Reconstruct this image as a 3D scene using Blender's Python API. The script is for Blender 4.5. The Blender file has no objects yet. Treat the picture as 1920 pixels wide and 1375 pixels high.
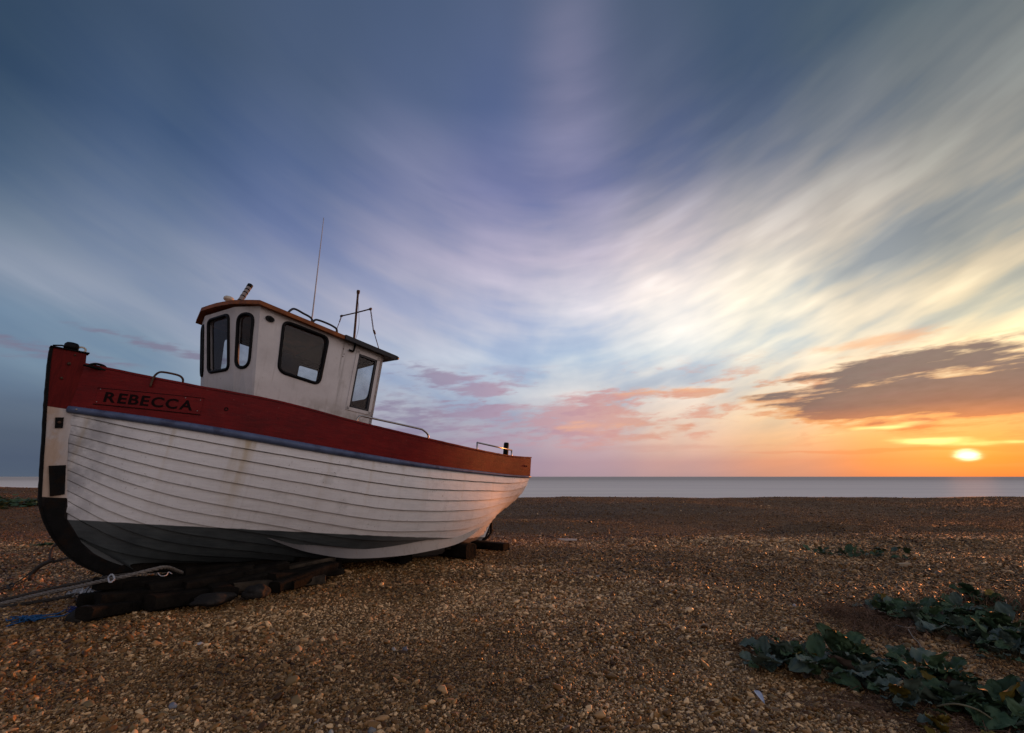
import bpy, bmesh, math, random
import numpy as np
from mathutils import Vector, Matrix, noise as mnoise
from mathutils.geometry import tessellate_polygon
random.seed(7); rng = np.random.default_rng(11)
SC = bpy.context.scene; COL = SC.collection
rad = math.radians

# ------------------------------------------------------------------ camera
EYE = 1.25; PITCH = math.atan((894-687.5)/960.0)
cam_d = bpy.data.cameras.new('camera'); cam_d.sensor_width = 36; cam_d.lens = 18
cam_d.clip_start = .05; cam_d.clip_end = 60000
cam = bpy.data.objects.new('camera', cam_d); COL.objects.link(cam)
cam.location = (0, 0, EYE); cam.rotation_euler = (rad(90)+PITCH, 0, 0)
SC.camera = cam
SC.render.resolution_x = 1024; SC.render.resolution_y = 733
SC.view_settings.view_transform = 'Standard'; SC.view_settings.look = 'None'
SC.view_settings.exposure = 0; SC.view_settings.gamma = 1; SC.view_settings.use_curve_mapping = False
SUN_AZ, SUN_EL = 41.27, 1.7

# ------------------------------------------------------------------ sky
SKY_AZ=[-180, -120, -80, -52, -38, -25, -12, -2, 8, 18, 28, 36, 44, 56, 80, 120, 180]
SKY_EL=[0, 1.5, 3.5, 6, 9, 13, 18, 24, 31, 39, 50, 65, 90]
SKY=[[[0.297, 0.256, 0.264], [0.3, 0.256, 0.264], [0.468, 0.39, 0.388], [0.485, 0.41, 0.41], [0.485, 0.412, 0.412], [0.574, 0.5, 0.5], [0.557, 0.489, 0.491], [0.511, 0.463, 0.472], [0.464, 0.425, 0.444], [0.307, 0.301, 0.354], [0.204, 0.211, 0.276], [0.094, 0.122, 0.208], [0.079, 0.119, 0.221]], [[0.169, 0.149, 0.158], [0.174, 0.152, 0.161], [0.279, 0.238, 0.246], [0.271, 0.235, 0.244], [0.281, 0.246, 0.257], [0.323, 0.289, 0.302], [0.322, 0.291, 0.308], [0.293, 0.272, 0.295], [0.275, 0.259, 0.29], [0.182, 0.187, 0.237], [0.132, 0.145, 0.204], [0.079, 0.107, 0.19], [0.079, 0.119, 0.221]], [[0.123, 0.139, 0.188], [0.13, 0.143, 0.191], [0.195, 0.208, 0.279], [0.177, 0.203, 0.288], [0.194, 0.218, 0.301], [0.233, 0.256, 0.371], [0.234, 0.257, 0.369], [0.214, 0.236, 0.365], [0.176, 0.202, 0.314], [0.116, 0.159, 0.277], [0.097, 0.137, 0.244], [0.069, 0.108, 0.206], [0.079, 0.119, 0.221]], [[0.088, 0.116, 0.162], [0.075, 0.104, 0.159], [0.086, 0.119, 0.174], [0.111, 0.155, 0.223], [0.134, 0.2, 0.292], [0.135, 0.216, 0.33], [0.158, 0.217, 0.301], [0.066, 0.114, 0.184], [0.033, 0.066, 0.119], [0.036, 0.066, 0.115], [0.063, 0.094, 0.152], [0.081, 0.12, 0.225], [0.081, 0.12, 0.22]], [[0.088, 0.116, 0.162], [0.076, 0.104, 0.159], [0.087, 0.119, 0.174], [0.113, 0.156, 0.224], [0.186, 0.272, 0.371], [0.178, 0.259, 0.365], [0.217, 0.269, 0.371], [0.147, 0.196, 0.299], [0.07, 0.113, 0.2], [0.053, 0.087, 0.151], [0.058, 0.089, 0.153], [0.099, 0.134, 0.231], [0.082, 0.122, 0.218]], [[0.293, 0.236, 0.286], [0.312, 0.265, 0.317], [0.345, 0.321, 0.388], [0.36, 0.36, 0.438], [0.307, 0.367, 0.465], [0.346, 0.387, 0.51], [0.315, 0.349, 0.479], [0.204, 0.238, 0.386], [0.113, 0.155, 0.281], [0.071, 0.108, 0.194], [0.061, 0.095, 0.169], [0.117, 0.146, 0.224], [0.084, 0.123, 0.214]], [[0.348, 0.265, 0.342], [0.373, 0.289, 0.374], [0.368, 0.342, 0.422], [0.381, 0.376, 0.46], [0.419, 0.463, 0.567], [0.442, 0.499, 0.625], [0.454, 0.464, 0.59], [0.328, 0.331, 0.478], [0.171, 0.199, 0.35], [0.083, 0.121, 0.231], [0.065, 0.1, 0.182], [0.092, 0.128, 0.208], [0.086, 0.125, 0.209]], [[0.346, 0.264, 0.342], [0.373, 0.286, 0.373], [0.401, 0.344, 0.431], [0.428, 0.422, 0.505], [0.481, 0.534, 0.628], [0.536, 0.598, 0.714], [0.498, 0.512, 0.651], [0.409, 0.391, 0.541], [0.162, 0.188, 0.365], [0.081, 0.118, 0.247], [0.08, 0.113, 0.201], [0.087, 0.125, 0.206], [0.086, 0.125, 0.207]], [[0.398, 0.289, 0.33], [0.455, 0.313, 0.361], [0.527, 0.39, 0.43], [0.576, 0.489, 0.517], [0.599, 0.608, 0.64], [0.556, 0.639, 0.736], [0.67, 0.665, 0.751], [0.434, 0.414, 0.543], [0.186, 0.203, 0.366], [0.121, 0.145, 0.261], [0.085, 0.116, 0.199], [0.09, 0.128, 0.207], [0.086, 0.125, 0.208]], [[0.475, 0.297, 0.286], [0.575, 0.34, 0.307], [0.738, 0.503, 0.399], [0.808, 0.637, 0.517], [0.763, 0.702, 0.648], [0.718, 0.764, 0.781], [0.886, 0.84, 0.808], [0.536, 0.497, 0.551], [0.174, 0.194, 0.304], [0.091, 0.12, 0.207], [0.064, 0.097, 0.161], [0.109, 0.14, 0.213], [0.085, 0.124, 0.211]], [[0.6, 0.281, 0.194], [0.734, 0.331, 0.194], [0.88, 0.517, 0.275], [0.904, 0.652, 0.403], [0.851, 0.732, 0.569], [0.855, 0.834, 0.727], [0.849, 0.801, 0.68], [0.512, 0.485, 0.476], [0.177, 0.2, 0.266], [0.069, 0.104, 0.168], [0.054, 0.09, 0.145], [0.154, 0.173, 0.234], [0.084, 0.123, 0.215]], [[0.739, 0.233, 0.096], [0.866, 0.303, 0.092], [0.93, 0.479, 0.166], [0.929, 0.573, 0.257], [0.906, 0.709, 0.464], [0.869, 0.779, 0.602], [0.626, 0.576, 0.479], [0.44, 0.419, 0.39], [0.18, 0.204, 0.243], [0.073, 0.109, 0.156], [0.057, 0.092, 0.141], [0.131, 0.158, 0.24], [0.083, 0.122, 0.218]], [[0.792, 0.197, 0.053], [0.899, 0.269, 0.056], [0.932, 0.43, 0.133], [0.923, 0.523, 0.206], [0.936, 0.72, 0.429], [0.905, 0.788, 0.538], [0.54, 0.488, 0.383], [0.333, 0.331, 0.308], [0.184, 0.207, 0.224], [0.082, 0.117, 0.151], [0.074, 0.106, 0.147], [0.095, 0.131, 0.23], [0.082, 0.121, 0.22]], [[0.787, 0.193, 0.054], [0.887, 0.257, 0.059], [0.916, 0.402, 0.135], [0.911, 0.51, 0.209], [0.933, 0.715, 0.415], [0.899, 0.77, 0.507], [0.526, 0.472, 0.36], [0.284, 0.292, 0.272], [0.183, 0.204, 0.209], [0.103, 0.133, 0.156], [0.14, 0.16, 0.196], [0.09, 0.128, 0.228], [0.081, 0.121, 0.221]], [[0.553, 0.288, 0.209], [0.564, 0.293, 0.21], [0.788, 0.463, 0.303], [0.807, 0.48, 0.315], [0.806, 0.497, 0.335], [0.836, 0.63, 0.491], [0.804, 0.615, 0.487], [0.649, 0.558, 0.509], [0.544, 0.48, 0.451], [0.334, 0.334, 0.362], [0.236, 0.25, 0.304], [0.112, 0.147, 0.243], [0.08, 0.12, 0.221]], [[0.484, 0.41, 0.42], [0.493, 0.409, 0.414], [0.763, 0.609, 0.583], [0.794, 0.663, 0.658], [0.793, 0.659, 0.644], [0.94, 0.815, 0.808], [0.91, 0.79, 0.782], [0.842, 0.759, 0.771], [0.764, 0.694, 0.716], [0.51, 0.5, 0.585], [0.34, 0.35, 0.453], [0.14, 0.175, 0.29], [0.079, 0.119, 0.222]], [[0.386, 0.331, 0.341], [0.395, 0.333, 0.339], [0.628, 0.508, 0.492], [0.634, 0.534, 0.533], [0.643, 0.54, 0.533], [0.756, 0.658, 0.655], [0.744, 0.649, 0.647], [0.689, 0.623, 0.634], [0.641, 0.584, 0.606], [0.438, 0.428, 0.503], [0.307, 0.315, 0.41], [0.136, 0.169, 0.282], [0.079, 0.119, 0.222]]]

world = bpy.data.worlds.new('World'); SC.world = world; world.use_nodes = True
WT = world.node_tree; WT.nodes.clear()

class X:
    """a node socket (or number) that can be used in arithmetic"""
    def __init__(s, t, v): s.t, s.v = t, v
    def m(s, op, *a, clamp=False):
        n = s.t.nodes.new('ShaderNodeMath'); n.operation = op; n.use_clamp = clamp
        for i, q in enumerate((s,)+a):
            q = q.v if isinstance(q, X) else q
            if isinstance(q, (int, float)): n.inputs[i].default_value = q
            else: s.t.links.new(q, n.inputs[i])
        return X(s.t, n.outputs[0])
    def __add__(s, o): return s.m('ADD', o)
    __radd__ = __add__
    def __sub__(s, o): return s.m('SUBTRACT', o)
    def __rsub__(s, o): return X(s.t, o).m('SUBTRACT', s)
    def __mul__(s, o): return s.m('MULTIPLY', o)
    __rmul__ = __mul__
    def __truediv__(s, o): return s.m('DIVIDE', o)
    def pw(s, o): return s.m('POWER', o)
    def exp(s): return s.m('EXPONENT')
    def clamp(s): return s.m('ADD', 0.0, clamp=True)
    def sstep(s, a, b, lo=0., hi=1.):
        n = s.t.nodes.new('ShaderNodeMapRange'); n.interpolation_type = 'SMOOTHSTEP'
        for i, q in enumerate((s.v, a, b, lo, hi)):
            if isinstance(q, (int, float)): n.inputs[i].default_value = q
            else: s.t.links.new(q, n.inputs[i])
        return X(s.t, n.outputs[0])
def vec(t, x, y, z=0.):
    n = t.nodes.new('ShaderNodeCombineXYZ')
    for i, q in enumerate((x, y, z)):
        q = q.v if isinstance(q, X) else q
        if isinstance(q, (int, float)): n.inputs[i].default_value = q
        else: t.links.new(q, n.inputs[i])
    return n.outputs[0]
def nz(t, v, scale=1., detail=4., rough=.5, dist=0.):
    n = t.nodes.new('ShaderNodeTexNoise'); n.inputs['Scale'].default_value = scale
    n.inputs['Detail'].default_value = detail; n.inputs['Roughness'].default_value = rough
    n.inputs['Distortion'].default_value = dist
    if v is not None: t.links.new(v, n.inputs['Vector'])
    return X(t, n.outputs['Fac'])
def mixc(t, f, a, b, mode='MIX'):
    n = t.nodes.new('ShaderNodeMix'); n.data_type = 'RGBA'; n.blend_type = mode; n.clamp_factor = True
    for i, q in ((0, f), (6, a), (7, b)):
        q = q.v if isinstance(q, X) else q
        if isinstance(q, (int, float)): n.inputs[i].default_value = q
        elif isinstance(q, (tuple, list)): n.inputs[i].default_value = (*q[:3], 1)
        else: t.links.new(q, n.inputs[i])
    return n.outputs[2]
def srgb(r, g, b):
    f = lambda c: c/12.92 if c <= .04045 else ((c+.055)/1.055)**2.4
    return (f(r/255), f(g/255), f(b/255))
def ramp(t, f, stops, interp='LINEAR'):
    n = t.nodes.new('ShaderNodeValToRGB'); cr = n.color_ramp; cr.interpolation = interp
    while len(cr.elements) < len(stops): cr.elements.new(.5)
    for e, (p, c) in zip(cr.elements, stops): e.position = p; e.color = (*c[:3], 1)
    t.links.new(f.v if isinstance(f, X) else f, n.inputs[0])
    return n.outputs[0]

tc = WT.nodes.new('ShaderNodeTexCoord')
sp = WT.nodes.new('ShaderNodeSeparateXYZ'); WT.links.new(tc.outputs['Generated'], sp.inputs[0])
dx, dy, dz = (X(WT, sp.outputs[i]) for i in range(3))
az = dx.m('ARCTAN2', dy)*57.29578
el = dz.m('MAXIMUM', -1.).m('MINIMUM', 1.).m('ARCSINE')*57.29578
elp = el.m('MAXIMUM', 0.)
pos = (elp/90.).pw(.5)
col = None
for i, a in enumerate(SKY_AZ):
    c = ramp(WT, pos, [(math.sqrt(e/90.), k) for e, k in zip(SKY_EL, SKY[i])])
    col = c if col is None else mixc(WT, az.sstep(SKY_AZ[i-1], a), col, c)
# high streaked cloud drawn out towards the sea: noise on a flat cloud layer, long in y
zz = dz.m('MAXIMUM', 0.)+.16
px_, py_ = dx/zz, dy/zz
wv = vec(WT, px_*.35, py_*.12, 3.1)
wob = (nz(WT, wv, 1., 2.)-.5)*1.3
s1 = nz(WT, vec(WT, px_*1.25+wob, py_*.62, 7.7), 1., 4., .5)
s2 = nz(WT, vec(WT, px_*2.8+wob*2.6, py_*1.35+wob, 2.3), 1., 4., .55)
s3 = nz(WT, vec(WT, px_*7.5+wob*6., py_*3.2, 5.3), 1., 3., .5)
right = az.sstep(-35., 42.)
low = elp.sstep(46., 14.)
st = (s1-.5)*.95 + (s2-.5)*(.30+.50*right)*(.45+.55*low) + (s3-.5)*.14*right*low
amp = (.75+.55*right)*elp.sstep(.5, 12., .12, 1.)
aaz = ((az-4.)*(az-4.)+160.).m('SQRT')
ql = elp-aaz*.42+wob*3.
wisp = nz(WT, vec(WT, az*.035+elp*.02, ql*.14, 6.1), 1., 4., .5)-.5
wisp2 = nz(WT, vec(WT, az*.075+elp*.03, ql*.40, 16.1), 1., 3., .5)-.5
mid = elp.sstep(3., 9.)*elp.sstep(48., 22.)
st = st*.8+wisp*mid*(.70+.45*right)+wisp2*mid*(.36+.40*right)
light = (st*amp*1.45+.5).clamp()
streak = ramp(WT, light, [(0., (.55, .66, .83)), (.3, (.76, .84, .95)), (.5, (1, 1, 1)), (.75, (1.25, 1.19, 1.12)), (1., (1.5, 1.43, 1.32))])
col = mixc(WT, 1., col, streak, 'MULTIPLY')
def band(a0, e0, sa, se, tilt):
    u = (az-a0)/sa; w = (elp-e0-(az-a0)*tilt+wisp*7.+wisp2*3.)/se
    return (0.-(u*u+w*w)).exp()
wh = band(-41., 16.5, 15., 2.2, -.22)*.75+band(-24., 19., 13., 2.0, -.15)*.55+band(7., 41., 5., 9., .3)*.35+band(-8., 32., 9., 3.5, -.5)*.3
col = mixc(WT, wh*(wisp2+.75)*.62, col, mixc(WT, az.sstep(-40., 5.), srgb(176, 180, 196), srgb(176, 166, 194)))
# low broken cloud near the horizon
wa = nz(WT, vec(WT, az*.10, el*.42, 1.7), 1., 3., .55)-.5
we = nz(WT, vec(WT, az*.09, el*.35, 9.2), 1., 3., .55)-.5
fine = nz(WT, vec(WT, az*.22+el*.10, el*1.15-az*.12, 4.4), 1., 5., .58)-.5
fine2 = nz(WT, vec(WT, az*.55, el*2.1-az*.15, 14.4), 1., 3., .55)-.5
azw, elw = az+wa*7., el+we*2.0
def bump(a0, e0, sa, se, tilt=0.):
    u = (azw-a0)/sa; w = (elw-e0-(az-a0)*tilt)/se
    return (0.-(u*u+w*w)).exp()
def total(lst):
    r = None
    for a0, e0, sa, se, am, tl in lst:
        q = bump(a0, e0, sa, se, tl)*am; r = q if r is None else r+q
    return r
pinkish = total([(8.5, 6.8, 5.5, 2.0, .85, -.05), (-3., 9.4, 3.0, 1.5, .9, -.1), (-9.5, 11., 4.6, 1.2, 1.0, -.15), (-3., 6.8, 8., 1.2, .6, 0), (4., 5., 12., 2.2, .42, 0), (21., 8.6, 3., .5, .6, .05), (24.5, 7.8, 2.2, .35, .6, 0),
                 (15., 8.6, 6., .55, .6, .02), (3., 4.2, 2.2, .45, .5, .05), (13., 3.8, 2., .4, .45, .1), (19., 5.2, 1.5, .35, .5, .2), (-17., 7., 8., .9, .5, 0),
                 (-43., 10., 5., .7, .95, -.05), (-34., 11.8, 6., .55, .95, -.12), (-12., 4.6, 9., 1.2, .4, 0), (26., 6.3, 4., .35, .5, 0), (60., 8., 9., 2., .5, 0), (-75., 9., 14., 2., .4, 0), (110., 9., 16., 2., .4, 0)])
gate = elp.sstep(19., 13.)
rag0 = nz(WT, vec(WT, az*.16, el*.85-az*.03, 34.4), 1., 4., .6)-.5
pm = (pinkish+fine*1.9+fine2*1.1+rag0*2.5).sstep(.17, .95)*gate*pinkish.sstep(.06, .30)
pcol = ramp(WT, az.sstep(-50., 35.), [(0., srgb(120, 116, 138)), (.45, srgb(140, 130, 158)), (.6, srgb(172, 144, 166)), (.75, srgb(206, 158, 158)), (1., srgb(226, 158, 110))])
col = mixc(WT, pm*.8, col, pcol)
puff = nz(WT, vec(WT, az*.17+elp*.03, elp*.62-az*.02, 51.7), 1., 5., .6)-.5
band_ = (elp.sstep(2.2, 5.)*elp.sstep(13.5, 8.5)*az.sstep(-22., -6.)*az.sstep(62., 34.))
pf = (puff*2.6+fine2*1.2).sstep(.02, .50)*band_
col = mixc(WT, pf*.72, col, ramp(WT, az.sstep(-20., 36.), [(0., srgb(140, 132, 158)), (.4, srgb(178, 146, 164)), (.7, srgb(218, 158, 146)), (1., srgb(228, 150, 104))]))
peach = total([(15., 8.9, 7., .5, .7, .03), (36., 12.2, 6., .7, .8, .05), (31., 9.8, 4., .5, .7, -.03), (9., 5.4, 5., .8, .5, 0), (27., 7.4, 4., .4, .6, 0)])
col = mixc(WT, (peach+fine*1.5+fine2*.4).sstep(.25, .95)*gate*.6*peach.sstep(.05, .3), col, srgb(252, 184, 132))
bank = total([(48., 7.0, 12., 2.5, 1.55, 0.), (37.5, 6.7, 7., 1.75, 1.3, .0), (40., 10.0, 7., .75, .9, .02), (31., 9.6, 4.0, .45, .8, .02), (33.5, 5.6, 5., .35, .7, .02), (27.5, 8.1, 3., .4, .8, 0.), (44.8, 3.35, 2.4, .36, .9, .05), (38.3, 4.0, 1.7, .25, .5, .1), (28.8, 6.9, 3.2, .5, .7, 0), (33., 8.6, 3., .4, .6, 0)])
rag = nz(WT, vec(WT, az*.11, el*1.05-az*.05, 24.4), 1., 5., .6)-.5
bm = (bank+fine*1.5+rag*2.8+fine2*.9).sstep(.20, 1.0)*gate*bank.sstep(.05, .3)
bcol = ramp(WT, el.sstep(3.2, 9.5), [(0., srgb(214, 122, 70)), (.22, srgb(172, 116, 92)), (.5, srgb(122, 100, 98)), (1., srgb(110, 102, 104))])
bcol = mixc(WT, 1., bcol, ramp(WT, (fine2*1.4+.5+fine*.8).clamp(), [(0., (.82, .82, .84)), (1., (1.25, 1.2, 1.15))]), 'MULTIPLY')
edge_ = (bm*(1.-bm)*4.).clamp()*elp.sstep(12., 5.)
col = mixc(WT, bm*.94, col, bcol)
col = mixc(WT, edge_*.45, col, srgb(255, 176, 104))
thin = total([(38., 2.36, 15., .17, 1.2, 0.), (44., 1.05, 5., .12, .8, .02), (41., 1.72, 2.2, .07, 1.0, .05), (30., 3.1, 8., .2, .5, .02), (14., 2.9, 10., .7, .6, .01), (47., 1.0, 10., .6, .3, 0)])
col = mixc(WT, (thin+fine*.9).sstep(.3, .9)*.7, col, ramp(WT, az.sstep(0., 42.), [(0., srgb(188, 152, 158)), (.5, srgb(214, 158, 138)), (1., srgb(240, 144, 74))]))
def add(c, f, rgb):
    f = f.m('MAXIMUM', 0.)
    return mixc(WT, 1., c, vec(WT, f*rgb[0], f*rgb[1], f*rgb[2]), 'ADD')
ebr = total([(39.2, 3.05, 3.4, .36, 1., 0.), (36.6, 4.1, 3.2, .25, .8, .02), (45., 2.75, 4., .22, .55, 0), (31., 3.6, 4., .2, .35, 0.)])
col = add(col, (ebr+fine2*.5+fine*.3).sstep(.25, .95), (.9, .62, .22))
u, w = (az-SUN_AZ+fine2*.8)/.72, (el-SUN_EL+rag*1.0)/.36
d2 = u*u+w*w
col = add(col, (0.-d2.pw(1.4)).exp(), (2.2, 1.9, 1.2))
u, w = (az-SUN_AZ)/5.5, (el-SUN_EL-.4)/2.6
col = add(col, (0.-(u*u+w*w).pw(.6)).exp(), (.55, .14, .0))
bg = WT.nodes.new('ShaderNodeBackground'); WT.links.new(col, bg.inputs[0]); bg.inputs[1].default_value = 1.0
# the clear-sky model under it, low like the sun itself
nish = WT.nodes.new('ShaderNodeTexSky'); nish.sky_type = 'NISHITA'; nish.sun_disc = False
nish.sun_elevation = rad(SUN_EL); nish.sun_rotation = rad(SUN_AZ); nish.air_density = 1.2; nish.dust_density = 2.
bg2 = WT.nodes.new('ShaderNodeBackground'); WT.links.new(nish.outputs[0], bg2.inputs[0]); bg2.inputs[1].default_value = .006
ad = WT.nodes.new('ShaderNodeAddShader'); WT.links.new(bg.outputs[0], ad.inputs[0]); WT.links.new(bg2.outputs[0], ad.inputs[1])
wo = WT.nodes.new('ShaderNodeOutputWorld'); WT.links.new(ad.outputs[0], wo.inputs[0])
world.cycles.sampling_method = 'MANUAL'; world.cycles.sample_map_resolution = 512

sun_d = bpy.data.lights.new('sun', 'SUN'); sun_d.energy = 3.2; sun_d.angle = rad(3.); sun_d.color = (1., .30, .08)
sun = bpy.data.objects.new('sun', sun_d); COL.objects.link(sun)
sv = Vector((math.sin(rad(SUN_AZ))*math.cos(rad(SUN_EL)), math.cos(rad(SUN_AZ))*math.cos(rad(SUN_EL)), math.sin(rad(SUN_EL))))
sun.rotation_euler = sv.to_track_quat('Z', 'Y').to_euler()
sun.location = sv*50

# ------------------------------------------------------------------ helpers
def tag(o, label=None, cat=None, group=None, kind=None):
    for k, v in (('label', label), ('category', cat), ('group', group), ('kind', kind)):
        if v: o[k] = v
    return o
def empty(name, loc, rot=(0, 0, 0)):
    o = bpy.data.objects.new(name, None); COL.objects.link(o); o.location = loc; o.rotation_euler = rot
    o.empty_display_size = .1; return o
def link(name, me, m=None, parent=None, smooth=False):
    if m is not None and not me.materials: me.materials.append(m)
    if smooth: me.shade_smooth()
    o = bpy.data.objects.new(name, me); COL.objects.link(o)
    if parent: o.parent = parent
    return o
def obj(name, bm, m, parent=None, smooth=False):
    me = bpy.data.meshes.new(name); bmesh.ops.recalc_face_normals(bm, faces=bm.faces); bm.to_mesh(me); bm.free()
    return link(name, me, m, parent, smooth)
def pyobj(name, vs, fs, m, parent=None, smooth=False, recalc=False):
    me = bpy.data.meshes.new(name); me.from_pydata([tuple(map(float, v)) for v in vs], [], fs); me.update()
    if recalc:
        b = bmesh.new(); b.from_mesh(me); bmesh.ops.recalc_face_normals(b, faces=b.faces); b.to_mesh(me); b.free()
    return link(name, me, m, parent, smooth)
def smooth_path(pts, n=8, closed=False):
    pts = [Vector(p) for p in pts]; out = []
    N = len(pts); rng_ = range(N if closed else N-1)
    for i in rng_:
        g = (lambda k: pts[k % N]) if closed else (lambda k: pts[max(0, min(N-1, k))])
        p0, p1, p2, p3 = g(i-1), g(i), g(i+1), g(i+2)
        for j in range(n):
            t = j/n
            out.append(.5*((2*p1)+(p2-p0)*t+(2*p0-5*p1+4*p2-p3)*t*t+(3*p1-p0-3*p2+p3)*t**3))
    if not closed: out.append(pts[-1])
    return out
def add_tube(bm, pts, r, seg=8, closed=False, flat=None, twist=0.):
    pts = [Vector(p) for p in pts]; N = len(pts); rings = []
    up = Vector((0, 0, 1)); prev = None
    for i, p in enumerate(pts):
        a = pts[(i-1) % N] if (closed or i > 0) else p; b = pts[(i+1) % N] if (closed or i < N-1) else p
        t = (b-a).normalized()
        if prev is None:
            n = t.cross(up if abs(t.z) < .9 else Vector((1, 0, 0))).normalized()
        else:
            n = (prev-t*prev.dot(t)).normalized()
        prev = n; bn = t.cross(n)
        rr = r[i] if isinstance(r, (list, tuple)) else r
        ring = []
        for k in range(seg):
            an = 2*math.pi*k/seg+twist*i
            ring.append(bm.verts.new(p+n*math.cos(an)*rr+bn*math.sin(an)*rr*(flat or 1)))
        rings.append(ring)
    for i in range(N if closed else N-1):
        A, B_ = rings[i], rings[(i+1) % N]
        off = 0
        if closed and i == N-1:
            off = min(range(seg), key=lambda o: sum((A[k].co-B_[(k+o) % seg].co).length for k in range(seg)))
        for k in range(seg):
            bm.faces.new((A[k], A[(k+1) % seg], B_[(k+1+off) % seg], B_[(k+off) % seg]))
    if not closed:
        bm.faces.new(rings[0][::-1]); bm.faces.new(rings[-1])
def tube(name, pts, r, m, parent=None, seg=8, closed=False, flat=None):
    b = bmesh.new(); add_tube(b, pts, r, seg, closed, flat); return obj(name, b, m, parent, True)
def add_box(bm, c, s, rot=None, bevel=0., jit=0.):
    M = Matrix.Translation(c) @ (rot.to_matrix().to_4x4() if rot else Matrix()) @ Matrix.Diagonal((*s, 1))
    r = bmesh.ops.create_cube(bm, size=1, matrix=M)
    if jit:
        for v in r['verts']: v.co += Vector([random.uniform(-jit, jit) for _ in range(3)])
    if bevel:
        es = list({e for v in r['verts'] for e in v.link_edges})
        bmesh.ops.bevel(bm, geom=es, offset=bevel, segments=2, affect='EDGES', profile=.6)
def add_prism(bm, loop, off):
    """closed polygon loop (3D points) extruded by vector off"""
    a = [bm.verts.new(p) for p in loop]; b = [bm.verts.new(Vector(p)+Vector(off)) for p in loop]
    n = len(a)
    for t in tessellate_polygon([[Vector(p) for p in loop]]):
        bm.faces.new([a[i] for i in t]); bm.faces.new([b[i] for i in t][::-1])
    for i in range(n): bm.faces.new((a[i], a[(i+1) % n], b[(i+1) % n], b[i]))
def add_lathe(bm, prof, base, axis, seg=20):
    """prof: (radius, height) along axis"""
    q = Vector((0, 0, 1)).rotation_difference(Vector(axis).normalized()); rings = []
    for r, h in prof:
        rings.append([bm.verts.new(Vector(base)+q @ Vector((r*math.cos(2*math.pi*k/seg), r*math.sin(2*math.pi*k/seg), h))) for k in range(seg)])
    for A, B_ in zip(rings, rings[1:]):
        for k in range(seg): bm.faces.new((A[k], A[(k+1) % seg], B_[(k+1) % seg], B_[k]))
    bm.faces.new(rings[0][::-1]); bm.faces.new(rings[-1])
def lathe(name, prof, base, axis, m, parent=None, seg=20, smooth=True):
    b = bmesh.new(); add_lathe(b, prof, base, axis, seg); return obj(name, b, m, parent, smooth)
# a pixel of the 1920 x 1375 photograph -> the point where that sight line meets height h
def spot(u, v, h=0.):
    xc, yc = (u-960)/960., -(v-687.5)/960.
    d = Vector((xc, math.cos(PITCH)-yc*math.sin(PITCH), math.sin(PITCH)+yc*math.cos(PITCH)))
    t = (h-EYE)/d.z
    return Vector((0, 0, EYE))+d*t

# ------------------------------------------------------------------ materials
def mat(name, build):
    m = bpy.data.materials.new(name); m.use_nodes = True; t = m.node_tree
    p = t.nodes['Principled BSDF']; build(t, p); return m
def objc(t, sx=1., sy=1., sz=1., src='Object'):
    n = t.nodes.new('ShaderNodeTexCoord'); mp = t.nodes.new('ShaderNodeMapping')
    mp.inputs['Scale'].default_value = (sx, sy, sz); t.links.new(n.outputs[src], mp.inputs[0]); return mp.outputs[0]
def setc(t, p, c):
    if isinstance(c, (tuple, list)): p.inputs['Base Color'].default_value = (*c, 1)
    else: t.links.new(c, p.inputs['Base Color'])
def bumpn(t, p, h, strength=.3, dist=.01):
    b = t.nodes.new('ShaderNodeBump'); b.inputs['Strength'].default_value = strength; b.inputs['Distance'].default_value = dist
    t.links.new(h.v if isinstance(h, X) else h, b.inputs['Height']); t.links.new(b.outputs[0], p.inputs['Normal'])
def simple(name, c, rough=.6, metal=0., var=.25, scale=9., bump=.2, bd=.004, dirt=None, spec=.28):
    def f(t, p):
        n = nz(t, objc(t), scale, 5., .6)
        a = tuple(k*(1-var) for k in c); b = tuple(min(1, k*(1+var)) for k in c)
        cc = ramp(t, n, [(.3, a), (.7, b)])
        if dirt:
            n2 = nz(t, objc(t), scale*.35, 6., .7)
            cc = mixc(t, n2.sstep(.52, .66), cc, dirt)
        setc(t, p, cc); p.inputs['Roughness'].default_value = rough; p.inputs['Metallic'].default_value = metal; p.inputs['Specular IOR Level'].default_value = spec
        bumpn(t, p, nz(t, objc(t), scale*5, 4., .6), bump, bd)
    return mat(name, f)
def sepo(t, src='Object'):
    n = t.nodes.new('ShaderNodeTexCoord'); s = t.nodes.new('ShaderNodeSeparateXYZ'); t.links.new(n.outputs[src], s.inputs[0])
    return [X(t, s.outputs[i]) for i in range(3)]
def gauss(x, c, w):
    u = (x-c)/w; return (0.-u*u).exp()

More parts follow.
